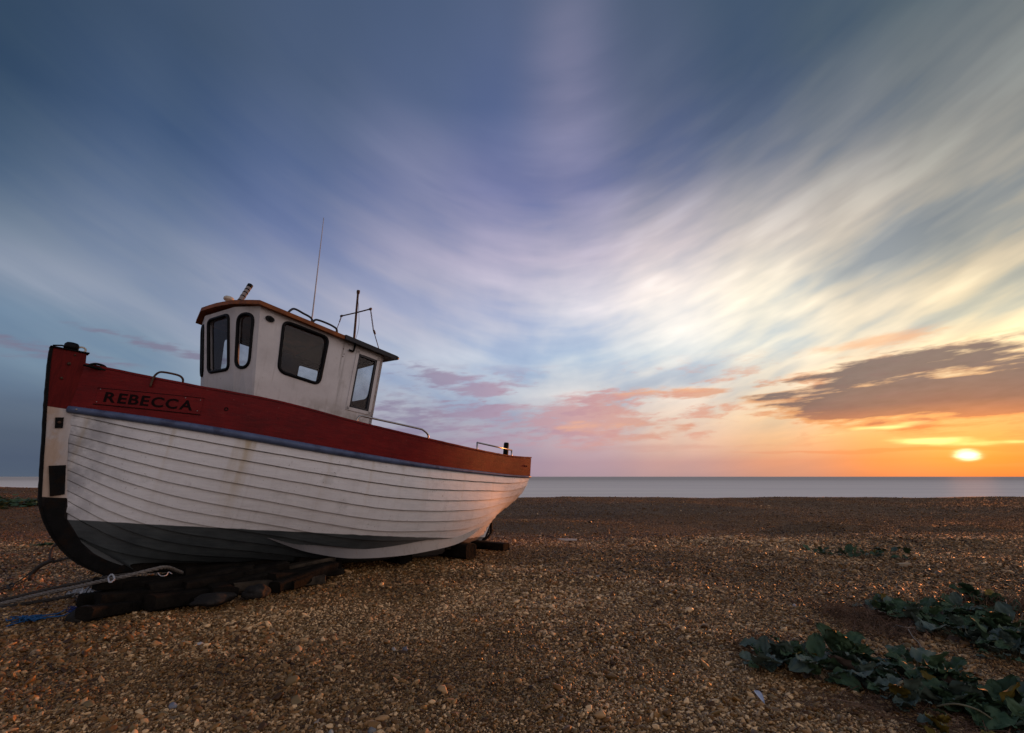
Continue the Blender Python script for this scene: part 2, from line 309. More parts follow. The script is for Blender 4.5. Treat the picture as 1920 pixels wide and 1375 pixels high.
def f_hull(t, p):
    x, y, z = sepo(t)
    grain = nz(t, objc(t, 1.2, 1.2, 9.), 4., 5., .65)
    blot = nz(t, objc(t), 3.2, 6., .65)
    speck = nz(t, objc(t), 38., 3., .6)
    drip = nz(t, objc(t, 9., 1., .7), 2.2, 4., .6)
    c = ramp(t, grain*.5+blot*.5, [(.3, (.62, .60, .59)), (.5, (.74, .73, .72)), (.72, (.83, .82, .81))])
    c = mixc(t, drip.sstep(.5, .8)*.2, c, (.36, .33, .29))
    c = mixc(t, blot.sstep(.54, .74)*.5, c, (.40, .39, .37))
    # grubby hood ends by the stem
    c = mixc(t, x.sstep(.35, -.4)*blot.sstep(.34, .6)*.75, c, (.20, .20, .215))
    # rust weeping from the rail fastenings
    for cx, wdt, a in ((1.12, .055, .85), (1.02, .03, .35), (2.05, .03, .22), (-.3, .03, .4), (3.1, .03, .15), (4.3, .03, .22), (.42, .022, .3), (2.62, .02, .3), (3.55, .035, .22), (5.05, .02, .25)):
        st_ = gauss(x+(drip-.5)*.12, cx, wdt)*z.sstep(.5, 1.65)*a*(blot*1.6)
        c = mixc(t, st_.clamp(), c, (.42, .30, .12))
    c = mixc(t, speck.sstep(.64, .72)*blot.sstep(.42, .6)*.8, c, (.17, .13, .10))
    # antifouling below the painted waterline
    wl = (z+(nz(t, objc(t), 5., 3.)-.5)*.02+(x*.004)).sstep(.602, .592)
    anti = ramp(t, blot*.6+grain*.4, [(.3, (.030, .036, .040)), (.7, (.075, .088, .088))])
    aft = x.sstep(2.0, 2.9)
    anti = mixc(t, x.sstep(2.6, 4.8)*.7, anti, (.24, .21, .19))
    c = mixc(t, wl, c, anti)
    setc(t, p, c); t.links.new((blot.sstep(.3, .7)*.14+.36).v, p.inputs['Roughness'])
    p.inputs['Specular IOR Level'].default_value = .4
    bumpn(t, p, grain*.5+nz(t, objc(t), 45., 4., .6)*.35+blot*.8, .45, .008)
def f_red(t, p):
    grain = nz(t, objc(t, 1., 1., 8.), 5., 6., .7)
    blot = nz(t, objc(t), 2.6, 5., .6)
    crack = nz(t, objc(t, 1.6, 1.6, 14.), 7., 6., .75)
    c = ramp(t, grain*.5+blot*.5, [(.28, (.062, .0028, .0035)), (.5, (.145, .0042, .0052)), (.75, (.23, .012, .010))])
    c = mixc(t, crack.sstep(.57, .68)*.75, c, (.030, .008, .008))
    c = mixc(t, nz(t, objc(t, 1., 1., 2.5), 3.5, 6., .7).sstep(.58, .68)*.35, c, (.20, .022, .016))
    c = mixc(t, nz(t, objc(t), 22., 4., .7).sstep(.68, .74)*.5, c, (.30, .17, .13))
    setc(t, p, c); t.links.new((blot*.25+.28).v, p.inputs['Roughness']); p.inputs['Specular IOR Level'].default_value = .13
    bumpn(t, p, grain*.7+crack*.9+nz(t, objc(t), 9., 4., .6)*.8, .22, .009)
def f_cabin(t, p):
    x, y, z = sepo(t)
    blot = nz(t, objc(t), 3., 6., .65); fine_ = nz(t, objc(t), 30., 5., .65); drip = nz(t, objc(t, 10., 10., .8), 2., 4., .6)
    c = ramp(t, blot, [(.3, (.52, .49, .48)), (.7, (.68, .65, .64))])
    c = mixc(t, drip.sstep(.54, .78)*.4, c, (.34, .30, .27))
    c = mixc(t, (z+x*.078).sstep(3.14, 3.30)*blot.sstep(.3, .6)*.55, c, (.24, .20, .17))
    c = mixc(t, blot.sstep(.58, .70)*.35, c, (.30, .27, .24))
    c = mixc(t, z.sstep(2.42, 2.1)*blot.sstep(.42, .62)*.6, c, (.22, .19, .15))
    c = mixc(t, fine_.sstep(.66, .72)*blot.sstep(.5, .62)*.8, c, (.09, .06, .045))
    c = mixc(t, (gauss(x+(drip-.5)*.1, 2.16, .035)*drip.sstep(.35, .7)*z.sstep(2.1, 2.5)).clamp()*.6, c, (.13, .11, .10))
    setc(t, p, c); p.inputs['Roughness'].default_value = .55
    bumpn(t, p, fine_*.5+blot, .3, .006)
def f_stem(t, p):
    x, y, z = sepo(t)
    g = nz(t, objc(t, 6., 2., 1.), 5., 5., .7); b2 = nz(t, objc(t), 4., 5., .65)
    red = ramp(t, g, [(.3, (.075, .005, .005)), (.7, (.15, .010, .008))])
    wht = ramp(t, g*.5+b2*.5, [(.3, (.42, .39, .37)), (.65, (.64, .60, .58))])
    rust = (x+z*.29-.03).sstep(.02, -.14)*b2.sstep(.35, .55)
    wht = mixc(t, rust*.5, wht, (.40, .20, .045))
    blk = ramp(t, b2, [(.35, (.008, .008, .009)), (.75, (.028, .020, .016))])
    c = mixc(t, z.sstep(1.705, 1.712), wht, red)
    c = mixc(t, z.sstep(.812, .803), c, blk)
    setc(t, p, c); p.inputs['Roughness'].default_value = .6; p.inputs['Specular IOR Level'].default_value = .1
    bumpn(t, p, g, .3, .006)
M = {}
M['hull'] = mat('clinker_paint', f_hull); M['red'] = mat('bulwark_paint', f_red); M['cabin'] = mat('wheelhouse_paint', f_cabin); M['stem'] = mat('stem_paint', f_stem)
M['blue'] = simple('rail_paint', (.085, .115, .20), .42, 0, .25, 8., .35, .005, dirt=(.05, .06, .11))
M['iron'] = simple('black_iron', (.006, .006, .006), .7, 0, .4, 12., .6, .01, dirt=(.012, .007, .004), spec=.10)
M['black'] = simple('black_rubber', (.005, .005, .006), .5, 0, .3, 20., .2, .002, spec=.12)
M['roof'] = simple('roof_paint', (.24, .066, .010), .55, 0, .3, 7., .4, .006, dirt=(.12, .035, .012))
M['roofblack'] = simple('roof_edge_black', (.013, .014, .020), .4, 0, .3, 9., .3, .005)
M['steel'] = simple('stainless_tube', (.36, .34, .32), .28, .9, .15, 25., .1, .002)
M['darksteel'] = simple('dark_rail', (.035, .035, .04), .4, .5, .3, 25., .2, .002)
M['rust'] = simple('rusted_steel', (.10, .055, .035), .7, .4, .4, 20., .6, .004, dirt=(.03, .018, .012))
M['cream'] = simple('cream_plastic', (.56, .50, .40), .4, 0, .15, 12., .1, .002)
M['antenna'] = simple('antenna_white', (.40, .39, .40), .4, 0, .1, 12., .1, .002)
def f_bilge(t, p):
    x, y, z = sepo(t); g = nz(t, objc(t, 30., 30., 2.), 1., 4., .6); b2 = nz(t, objc(t), 3., 4., .6)
    c = ramp(t, x.sstep(2.0, 4.2)+(b2-.5)*.3, [(0., (.11, .105, .105)), (.5, (.26, .235, .22)), (1., (.42, .36, .31))])
    c = mixc(t, g.sstep(.5, .75)*.35, c, (.16, .12, .085)); setc(t, p, c); p.inputs['Roughness'].default_value = .6
    bumpn(t, p, g, .4, .006)
M['bilge'] = mat('bilge_keel_paint', f_bilge)
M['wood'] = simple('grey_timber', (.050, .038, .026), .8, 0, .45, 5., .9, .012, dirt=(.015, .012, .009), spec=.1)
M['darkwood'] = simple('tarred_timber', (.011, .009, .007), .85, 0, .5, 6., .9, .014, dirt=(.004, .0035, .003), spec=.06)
M['deck'] = simple('deck_paint', (.16, .16, .15), .7)
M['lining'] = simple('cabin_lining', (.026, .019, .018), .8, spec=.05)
M['letter'] = simple('letter_black', (.011, .0035, .004), .6, 0, .2, 20., .3, .002, spec=.06)
def f_rope(t, p, c=(.17, .15, .13)):
    g = nz(t, objc(t), 60., 4., .7)
    setc(t, p, ramp(t, g, [(.3, tuple(k*.45 for k in c)), (.7, tuple(k*1.4 for k in c))])); p.inputs['Roughness'].default_value = .9
    bumpn(t, p, g, .8, .006)
M['rope'] = mat('old_rope', f_rope)
M['darkrope'] = mat('tarry_rope', lambda t, p: f_rope(t, p, (.045, .038, .032)))
M['bluerope'] = mat('blue_rope', lambda t, p: f_rope(t, p, (.01, .10, .26)))
M['rag'] = simple('white_rag', (.42, .43, .45), .85, 0, .2, 12., .5, .006)
def f_glass(t, p):
    out = t.nodes['Material Output']
    tr = t.nodes.new('ShaderNodeBsdfTransparent'); tr.inputs[0].default_value = (.80, .82, .84, 1)
    gl = t.nodes.new('ShaderNodeBsdfGlossy'); gl.inputs['Roughness'].default_value = .06; gl.inputs[0].default_value = (.7, .7, .72, 1)
    df = t.nodes.new('ShaderNodeBsdfDiffuse'); df.inputs[0].default_value = (.10, .10, .105, 1)
    fr = t.nodes.new('ShaderNodeFresnel'); fr.inputs[0].default_value = 1.45
    m1 = t.nodes.new('ShaderNodeMixShader'); m2 = t.nodes.new('ShaderNodeMixShader')
    ge = t.nodes.new('ShaderNodeNewGeometry'); io = X(t, ge.outputs['Backfacing'])*(1/1.45-1.45)+1.45
    t.links.new(io.v, fr.inputs[0]); t.links.new(fr.outputs[0], m1.inputs[0]); t.links.new(tr.outputs[0], m1.inputs[1]); t.links.new(gl.outputs[0], m1.inputs[2])
    x, y, z = sepo(t)
    grime = nz(t, objc(t), 5., 5., .6).sstep(.3, .8)*.22+.05+z.sstep(2.7, 2.45)*.10
    t.links.new(grime.v, m2.inputs[0]); t.links.new(m1.outputs[0], m2.inputs[1]); t.links.new(df.outputs[0], m2.inputs[2])
    t.links.new(m2.outputs[0], out.inputs['Surface'])
M['glass'] = mat('salty_window_glass', f_glass)

STONES = [(0.0, (0.038, 0.018, 0.005)), (0.14, (0.086, 0.037, 0.009)), (0.3, (0.202, 0.088, 0.018)), (0.42, (0.12, 0.066, 0.022)), (0.54, (0.284, 0.142, 0.039)), (0.66, (0.171, 0.121, 0.054)), (0.76, (0.401, 0.214, 0.08)), (0.86, (0.509, 0.311, 0.142)), (0.93, (0.109, 0.073, 0.042)), (0.965, (0.712, 0.451, 0.216)), (1.0, (0.805, 0.526, 0.261))]
def f_pebble(t, p):
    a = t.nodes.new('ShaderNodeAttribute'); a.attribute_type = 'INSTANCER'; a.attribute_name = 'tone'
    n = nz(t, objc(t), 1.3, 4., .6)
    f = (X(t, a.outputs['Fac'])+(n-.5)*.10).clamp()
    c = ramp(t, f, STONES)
    setc(t, p, c); p.inputs['Roughness'].default_value = .45; p.inputs['Specular IOR Level'].default_value = .3
M['pebble'] = mat('flint_pebble', f_pebble)
def f_ground(t, p):
    x, y, z = sepo(t)
    big = nz(t, objc(t), .35, 4., .55); mid = nz(t, objc(t), 1.7, 5., .6)
    def vor(s, rnd=1.):
        n = t.nodes.new('ShaderNodeTexVoronoi'); n.inputs['Scale'].default_value = s; n.inputs['Randomness'].default_value = rnd
        w_ = nz(t, objc(t), s*.6, 2.)
        t.links.new(objc(t), n.inputs['Vector']); return n
    v1 = vor(48.); v2 = vor(13.)
    sc = t.nodes.new('ShaderNodeSeparateColor'); t.links.new(v1.outputs['Color'], sc.inputs[0])
    sc2 = t.nodes.new('ShaderNodeSeparateColor'); t.links.new(v2.outputs['Color'], sc2.inputs[0])
    c1 = ramp(t, X(t, sc.outputs[0]), STONES); c2 = ramp(t, X(t, sc2.outputs[0]), STONES)
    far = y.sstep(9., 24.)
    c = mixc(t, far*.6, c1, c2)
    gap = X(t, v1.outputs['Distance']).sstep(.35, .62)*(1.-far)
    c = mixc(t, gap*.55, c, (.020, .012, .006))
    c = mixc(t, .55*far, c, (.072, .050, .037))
    tone = ramp(t, big*.5+mid*.5, [(.32, (.60, .56, .54)), (.5, (.88, .86, .84)), (.7, (1.15, 1.12, 1.1))])
    c = mixc(t, 1., c, tone, 'MULTIPLY')
    setc(t, p, c); p.inputs['Roughness'].default_value = .75; p.inputs['Specular IOR Level'].default_value = .25
    h = (1.-X(t, v1.outputs['Distance']))*(1.-far*.6)+X(t, v2.outputs['Distance'])*-1.6*far+nz(t, objc(t), 7., 5., .6)*1.6
    bumpn(t, p, h, .9, .03)
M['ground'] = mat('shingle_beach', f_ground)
def f_sea(t, p):
    x, y, z = sepo(t); out = t.nodes['Material Output']
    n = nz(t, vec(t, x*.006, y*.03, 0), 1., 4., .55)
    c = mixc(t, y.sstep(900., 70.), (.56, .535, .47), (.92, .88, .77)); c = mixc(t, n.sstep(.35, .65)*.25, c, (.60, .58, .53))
    df = t.nodes.new('ShaderNodeBsdfDiffuse'); t.links.new(c, df.inputs[0])
    gl = t.nodes.new('ShaderNodeBsdfGlossy'); gl.inputs['Roughness'].default_value = .5; gl.inputs[0].default_value = (.9, .9, .9, 1)
    ms = t.nodes.new('ShaderNodeMixShader'); ms.inputs[0].default_value = .012
    t.links.new(df.outputs[0], ms.inputs[1]); t.links.new(gl.outputs[0], ms.inputs[2]); t.links.new(ms.outputs[0], out.inputs['Surface'])
M['sea'] = mat('smooth_sea', f_sea)

# ------------------------------------------------------------------ beach
def _h2(ix, iy, s):
    v = np.sin(ix*127.1+iy*311.7+s*74.7)*43758.5453
    return v-np.floor(v)
def vn(x, y, s=0):
    x = np.asarray(x, float); y = np.asarray(y, float)
    ix, iy = np.floor(x), np.floor(y); fx, fy = x-ix, y-iy
    fx = fx*fx*(3-2*fx); fy = fy*fy*(3-2*fy)
    a, b, c, d = _h2(ix, iy, s), _h2(ix+1, iy, s), _h2(ix, iy+1, s), _h2(ix+1, iy+1, s)
    return (a*(1-fx)+b*fx)*(1-fy)+(c*(1-fx)+d*fx)*fy-.5
def sst(x, a, b):
    t = np.clip((x-a)/(b-a), 0, 1); return t*t*(3-2*t)
def ground_h(x, y):
    x = np.asarray(x, float); y = np.asarray(y, float)
    r = vn(x*.45, y*.45, 1)*.07+vn(x*1.1, y*1.3, 2)*.045+vn(x*2.7, y*3.1, 3)*.022+vn(x*7, y*7, 4)*.010
    r = r*sst(y, -3, 3.)*(1.-.6*sst(y, 9, 14))
    edge = 10.4+.02*x+vn(x*.35, 3., 5)*.9
    dip = -.22*sst(y, edge, edge+5.)
    crest = -.12+sst(-x, 3, 38)*.62+vn(x*.07, 1.5, 6)*.26+vn(x*.21, 9.5, 7)*.17+vn(x*1.1, 4.5, 8)*.03
    prof = dip+(crest+.22)*sst(y, 16.5, 34.)
    mound = vn(x*.13+3, y*.19, 51)*.34*sst(y, 13, 17)*(1-sst(y, 31, 35))+.28*np.exp(-((x-8.6)/1.5)**2-((y-14.9)/.9)**2)+.12*np.exp(-((x-12)/2.5)**2-((y-15.4)/.9)**2)
    fall = -5.2*sst(y, 35.5, 75.)
    back = sst(-y, 5, 60)*1.2
    hollow = -.05*np.exp(-((x+3.2)/.8)**2-((y-5.6)/.55)**2)
    return r+prof+mound+fall+back+hollow-.01
def axis(lo, hi, n, k):
    s = np.linspace(math.asinh(lo/k), math.asinh(hi/k), n); return np.sinh(s)*k
gx = axis(-900, 900, 440, 4.); gy = np.r_[axis(-300, 0, 60, 3.)[:-1], axis(0, 90, 460, 9.)]
GX, GY = np.meshgrid(gx, gy); GZ = ground_h(GX, GY)
me = bpy.data.meshes.new('ground'); nx_, ny_ = len(gx), len(gy)
vsn = np.stack([GX, GY, GZ], -1).reshape(-1, 3).astype(np.float32)
idx = (np.arange(ny_-1)[:, None]*nx_+np.arange(nx_-1)[None]).ravel()
fcs = np.stack([idx, idx+1, idx+1+nx_, idx+nx_], 1).astype(np.int32)
me.vertices.add(len(vsn)); me.vertices.foreach_set('co', vsn.ravel())
me.loops.add(fcs.size); me.loops.foreach_set('vertex_index', fcs.ravel())
me.polygons.add(len(fcs)); me.polygons.foreach_set('loop_start', np.arange(0, fcs.size, 4, dtype=np.int32))
me.polygons.foreach_set('loop_total', np.full(len(fcs), 4, np.int32)); me.update(calc_edges=True)
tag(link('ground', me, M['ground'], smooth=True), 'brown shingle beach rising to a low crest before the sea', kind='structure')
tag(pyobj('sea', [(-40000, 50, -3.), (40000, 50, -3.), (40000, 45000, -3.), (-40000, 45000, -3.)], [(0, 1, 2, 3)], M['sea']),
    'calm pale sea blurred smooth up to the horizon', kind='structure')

# ---- shingle: instanced pebbles, stuff
def scatter(y0, y1, dens, rmean, rsd):
    n = int(dens*((y1**2-y0**2)*1.25+(y1-y0)*3.2))
    y = np.sqrt(rng.random(n)*(y1**2-y0**2)+y0**2)
    x = (rng.random(n)*2-1)*(1.25*y+1.6)
    # finer and coarser drifts of stone
    d = vn(x*1.3, y*1.6, 31)+vn(x*4., y*4.5, 32)*.5
    r = rmean*np.exp(rng.normal(0, rsd, n))*(1+.45*d)
    return x, y, r
parts = [scatter(1.9, 4.2, 11000, .0043, .42), scatter(1.9, 4.2, 420, .0105, .28), scatter(4.2, 6.5, 5200, .0056, .42), scatter(4.2, 6.5, 220, .0125, .28),
         scatter(6.5, 9.5, 1500, .0088, .36), scatter(9.5, 14., 700, .0115, .34), scatter(14., 22., 420, .0098, .34), scatter(22., 37., 150, .0125, .34), scatter(2., 12., 5, .022, .25)]
px = np.concatenate([q[0] for q in parts]); py = np.concatenate([q[1] for q in parts]); pr = np.clip(np.concatenate([q[2] for q in parts]), .003, .06)
n = len(px); print('pebbles', n)
sc_ = np.stack([pr*rng.uniform(.95, 1.8, n), pr*rng.uniform(.65, 1.1, n), pr*rng.uniform(.38, .8, n)], 1)
pz = ground_h(px, py)+sc_[:, 2]*rng.uniform(.05, 1.0, n)
rot = np.stack([rng.normal(0, .5, n), rng.normal(0, .5, n), rng.uniform(0, 6.283, n)], 1)
tone = rng.random(n)
grey = vn(px*.8, py*.8, 41) > .12
tone = np.where(grey & (rng.random(n) < .25), rng.uniform(.62, .95, n), tone)
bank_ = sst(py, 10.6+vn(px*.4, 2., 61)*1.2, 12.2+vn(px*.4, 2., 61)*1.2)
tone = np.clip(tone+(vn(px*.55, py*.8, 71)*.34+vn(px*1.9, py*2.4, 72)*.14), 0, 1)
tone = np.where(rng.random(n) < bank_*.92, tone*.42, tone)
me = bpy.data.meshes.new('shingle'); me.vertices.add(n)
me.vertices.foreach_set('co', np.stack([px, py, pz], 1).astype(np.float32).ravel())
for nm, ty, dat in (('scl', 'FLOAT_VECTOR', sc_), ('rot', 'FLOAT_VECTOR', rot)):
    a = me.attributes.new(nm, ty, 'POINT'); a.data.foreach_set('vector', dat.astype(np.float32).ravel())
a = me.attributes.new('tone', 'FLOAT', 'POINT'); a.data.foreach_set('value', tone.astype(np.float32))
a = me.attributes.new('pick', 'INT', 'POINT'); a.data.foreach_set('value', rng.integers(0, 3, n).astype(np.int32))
shingle = tag(bpy.data.objects.new('shingle', me), 'loose flint pebbles covering the whole beach', kind='stuff'); COL.objects.link(shingle)
ng = bpy.data.node_groups.new('shingle_scatter', 'GeometryNodeTree')
ng.interface.new_socket('Geometry', in_out='INPUT', socket_type='NodeSocketGeometry')
ng.interface.new_socket('Geometry', in_out='OUTPUT', socket_type='NodeSocketGeometry')
gi, go = ng.nodes.new('NodeGroupInput'), ng.nodes.new('NodeGroupOutput')
iop = ng.nodes.new('GeometryNodeInstanceOnPoints'); g2i = ng.nodes.new('GeometryNodeGeometryToInstance')
for k in range(3):
    ico = ng.nodes.new('GeometryNodeMeshIcoSphere'); ico.inputs['Radius'].default_value = 1; ico.inputs['Subdivisions'].default_value = 2 if k else 3
    sp_ = ng.nodes.new('GeometryNodeSetPosition'); no = ng.nodes.new('ShaderNodeTexNoise'); no.inputs['Scale'].default_value = .75+.2*k; no.inputs['Detail'].default_value = 1
    po = ng.nodes.new('GeometryNodeInputPosition'); va = ng.nodes.new('ShaderNodeVectorMath'); va.operation = 'ADD'; va.inputs[1].default_value = (k*7.3, k*3.1, k*1.7)
    ng.links.new(po.outputs[0], va.inputs[0]); ng.links.new(va.outputs[0], no.inputs['Vector'])
    sb = ng.nodes.new('ShaderNodeVectorMath'); sb.operation = 'SUBTRACT'; sb.inputs[1].default_value = (.5, .5, .5)
    ng.links.new(no.outputs['Color'], sb.inputs[0])
    ms = ng.nodes.new('ShaderNodeVectorMath'); ms.operation = 'SCALE'; ms.inputs['Scale'].default_value = 1.5
    ng.links.new(sb.outputs[0], ms.inputs[0]); ng.links.new(ico.outputs['Mesh'], sp_.inputs['Geometry']); ng.links.new(ms.outputs[0], sp_.inputs['Offset'])
    ss = ng.nodes.new('GeometryNodeSetShadeSmooth'); ng.links.new(sp_.outputs[0], ss.inputs[0])
    sm = ng.nodes.new('GeometryNodeSetMaterial'); sm.inputs['Material'].default_value = M['pebble']; ng.links.new(ss.outputs[0], sm.inputs['Geometry'])
    ng.links.new(sm.outputs[0], g2i.inputs[0])
def attr(nm, ty):
    n_ = ng.nodes.new('GeometryNodeInputNamedAttribute'); n_.data_type = ty; n_.inputs[0].default_value = nm; return n_.outputs[0]
ng.links.new(gi.outputs[0], iop.inputs['Points']); ng.links.new(g2i.outputs[0], iop.inputs['Instance'])
iop.inputs['Pick Instance'].default_value = True
ng.links.new(attr('pick', 'INT'), iop.inputs['Instance Index'])
ng.links.new(attr('scl', 'FLOAT_VECTOR'), iop.inputs['Scale'])
e2r = ng.nodes.new('FunctionNodeEulerToRotation'); ng.links.new(attr('rot', 'FLOAT_VECTOR'), e2r.inputs[0]); ng.links.new(e2r.outputs[0], iop.inputs['Rotation'])
ng.links.new(iop.outputs[0], go.inputs[0])
md = shingle.modifiers.new('scatter', 'NODES'); md.node_group = ng
me.materials.append(M['pebble'])

# ------------------------------------------------------------------ the boat (local axes: x aft, y starboard, z up)
CT = [[[-0.454, -0.035, 1.715], [-0.444, -0.035, 1.659], [-0.424, -0.035, 1.559], [-0.405, -0.035, 1.464], [-0.384, -0.035, 1.371], [-0.363, -0.035, 1.278], [-0.347, -0.035, 1.196], [-0.327, -0.035, 1.099], [-0.313, -0.035, 1.006], [-0.29, -0.035, 0.899], [-0.271, -0.035, 0.803], [-0.254, -0.035, 0.686], [-0.101, -0.035, 0.436], [0.523, -0.035, 0.086]], [[0.6, -0.641, 1.664], [0.6, -0.624, 1.538], [0.6, -0.6, 1.413], [0.6, -0.571, 1.288], [0.6, -0.539, 1.165], [0.6, -0.504, 1.043], [0.6, -0.465, 0.921], [0.6, -0.422, 0.801], [0.6, -0.375, 0.683], [0.6, -0.322, 0.566], [0.6, -0.263, 0.454], [0.6, -0.194, 0.346], [0.6, -0.111, 0.25], [0.6, -0.035, 0.191]], [[1.6, -0.969, 1.609], [1.6, -0.953, 1.468], [1.6, -0.924, 1.329], [1.6, -0.886, 1.193], [1.6, -0.839, 1.058], [1.6, -0.785, 0.927], [1.6, -0.723, 0.8], [1.6, -0.652, 0.676], [1.6, -0.573, 0.559], [1.6, -0.483, 0.449], [1.6, -0.382, 0.349], [1.6, -0.268, 0.265], [1.6, -0.14, 0.204], [1.6, -0.035, 0.179]], [[2.8, -1.131, 1.573], [2.8, -1.127, 1.417], [2.8, -1.112, 1.26], [2.8, -1.085, 1.106], [2.8, -1.045, 0.954], [2.8, -0.99, 0.807], [2.8, -0.919, 0.668], [2.8, -0.831, 0.538], [2.8, -0.724, 0.423], [2.8, -0.6, 0.328], [2.8, -0.461, 0.255], [2.8, -0.312, 0.208], [2.8, -0.156, 0.191], [2.8, -0.035, 0.178]], [[4.0, -1.091, 1.589], [4.0, -1.09, 1.436], [4.0, -1.081, 1.282], [4.0, -1.061, 1.13], [4.0, -1.029, 0.98], [4.0, -0.98, 0.835], [4.0, -0.913, 0.697], [4.0, -0.826, 0.571], [4.0, -0.719, 0.461], [4.0, -0.593, 0.373], [4.0, -0.454, 0.309], [4.0, -0.306, 0.269], [4.0, -0.153, 0.257], [4.0, -0.035, 0.246]], [[5.0, -0.965, 1.63], [5.0, -0.963, 1.492], [5.0, -0.952, 1.355], [5.0, -0.931, 1.218], [5.0, -0.896, 1.085], [5.0, -0.847, 0.956], [5.0, -0.784, 0.833], [5.0, -0.706, 0.72], [5.0, -0.614, 0.617], [5.0, -0.51, 0.527], [5.0, -0.394, 0.452], [5.0, -0.269, 0.393], [5.0, -0.137, 0.356], [5.0, -0.035, 0.337]], [[5.6, -0.896, 1.659], [5.6, -0.886, 1.537], [5.6, -0.853, 1.42], [5.6, -0.8, 1.31], [5.6, -0.734, 1.208], [5.6, -0.657, 1.113], [5.6, -0.574, 1.023], [5.6, -0.487, 0.938], [5.6, -0.397, 0.855], [5.6, -0.306, 0.773], [5.6, -0.216, 0.691], [5.6, -0.129, 0.605], [5.6, -0.05, 0.512], [5.6, -0.035, 0.402]], [[6.089, -0.851, 1.696], [6.073, -0.828, 1.614], [6.056, -0.811, 1.529], [6.026, -0.724, 1.382], [6.001, -0.588, 1.253], [5.973, -0.411, 1.117], [5.931, -0.101, 0.904], [5.907, -0.05, 0.817], [5.884, -0.05, 0.764], [5.861, -0.05, 0.711], [5.839, -0.05, 0.659], [5.816, -0.05, 0.606], [5.793, -0.05, 0.553], [5.77, -0.05, 0.5]]]

HC_ = np.array(CT)
NU = 89
def natspline(x, y, q):
    n = len(x); h = np.diff(x); A = np.eye(n); r = np.zeros(n)
    for i in range(1, n-1):
        A[i, i-1] = h[i-1]; A[i, i] = 2*(h[i-1]+h[i]); A[i, i+1] = h[i]
        r[i] = 3*((y[i+1]-y[i])/h[i]-(y[i]-y[i-1])/h[i-1])
    c = np.linalg.solve(A, r); b = (y[1:]-y[:-1])/h-h*(2*c[:-1]+c[1:])/3; d = (c[1:]-c[:-1])/(3*h)
    i = np.clip(np.searchsorted(x, q)-1, 0, n-2); t = q-x[i]
    return y[i]+b[i]*t+c[i]*t**2+d[i]*t**3
UC = np.array([-.5, .6, 1.6, 2.8, 4.0, 5.0, 5.6, 6.1]); UC = (UC+.5)/6.6
U = np.linspace(0, 1, NU)
HS = np.zeros((NU, 14, 3))
for k in range(14):
    for c in range(3): HS[:, k, c] = natspline(UC, HC_[:, k, c], U)
HS[:, :, 1] = np.minimum(HS[:, :, 1], -.03)
def hull(i, v):
    k = min(12, int(v)); f = v-k; return HS[i, k]*(1-f)+HS[i, k+1]*f
def hull_u(u, v):
    f = u*(NU-1); i = min(NU-2, int(f)); g = f-i; return hull(i, v)*(1-g)+hull(i+1, v)*g
def hnorm(i, k):
    a = HS[min(NU-1, i+1), k]-HS[max(0, i-1), k]; b = HS[i, min(13, k+1)]-HS[i, max(0, k-1)]
    n_ = np.cross(a, b); n_ /= np.linalg.norm(n_)+1e-9
    return n_ if n_[1] < 0 or (abs(n_[1]) < .05 and n_[2] < 0) else -n_
boat = empty('fishing_boat', (-4.55, 5.65, .2), (0, rad(6), rad(47)))
tag(boat, 'white clinker-built wooden fishing boat with dark red bulwark hauled up on the shingle', 'boat')
def mirror(v): return [(p[0], -p[1], p[2]) for p in v]
def wave(i, k):
    if k <= 0 or k >= 13: return 0.
    return mnoise.noise((i*.11, k*3.3, .5))*.05+mnoise.noise((i*.6, k*5.1, 2.5))*.022
for k in range(13):
    N_ = [hnorm(i, k)*.5+hnorm(i, k+1)*.5 for i in range(NU)]
    vs = []
    rel = [(-.05, -.020, 0), (.055, -.020, 0), (.080, .002, 0), (.3, .009, 1), (.6, .017, 1), (.9, .026, 1), (.985, .029, 1), (1., .026, 1)]
    for i in range(NU):
        fade = min(1, .25+i/9.)*min(1, .40+(NU-1-i)/9.)
        w0, w1 = wave(i, k), wave(i, k+1)
        for f, off, lower in rel:
            v = k+f+w0*(1-f)+w1*f
            p = hull(i, min(13, max(0, v)))
            if k == 0 and f < .1: off = .003
            vs.append(p+N_[i]*(off*fade+4*max(0, f)*(1-max(0, f))*.003))
        p = hull(i, min(13, k+1+w1)); vs.append(p+N_[i]*(-.016))
    R_ = len(rel)+1
    fs = [(i*R_+j, (i+1)*R_+j, (i+1)*R_+j+1, i*R_+j+1) for i in range(NU-1) for j in range(R_-1)]
    for side in (0, 1):
        o = pyobj('strake', vs if not side else mirror(vs), fs if not side else [f[::-1] for f in fs], M['hull'], boat, False)
        for pl in o.data.polygons: pl.use_smooth = True
        o.data.set_sharp_from_angle(angle=rad(35))
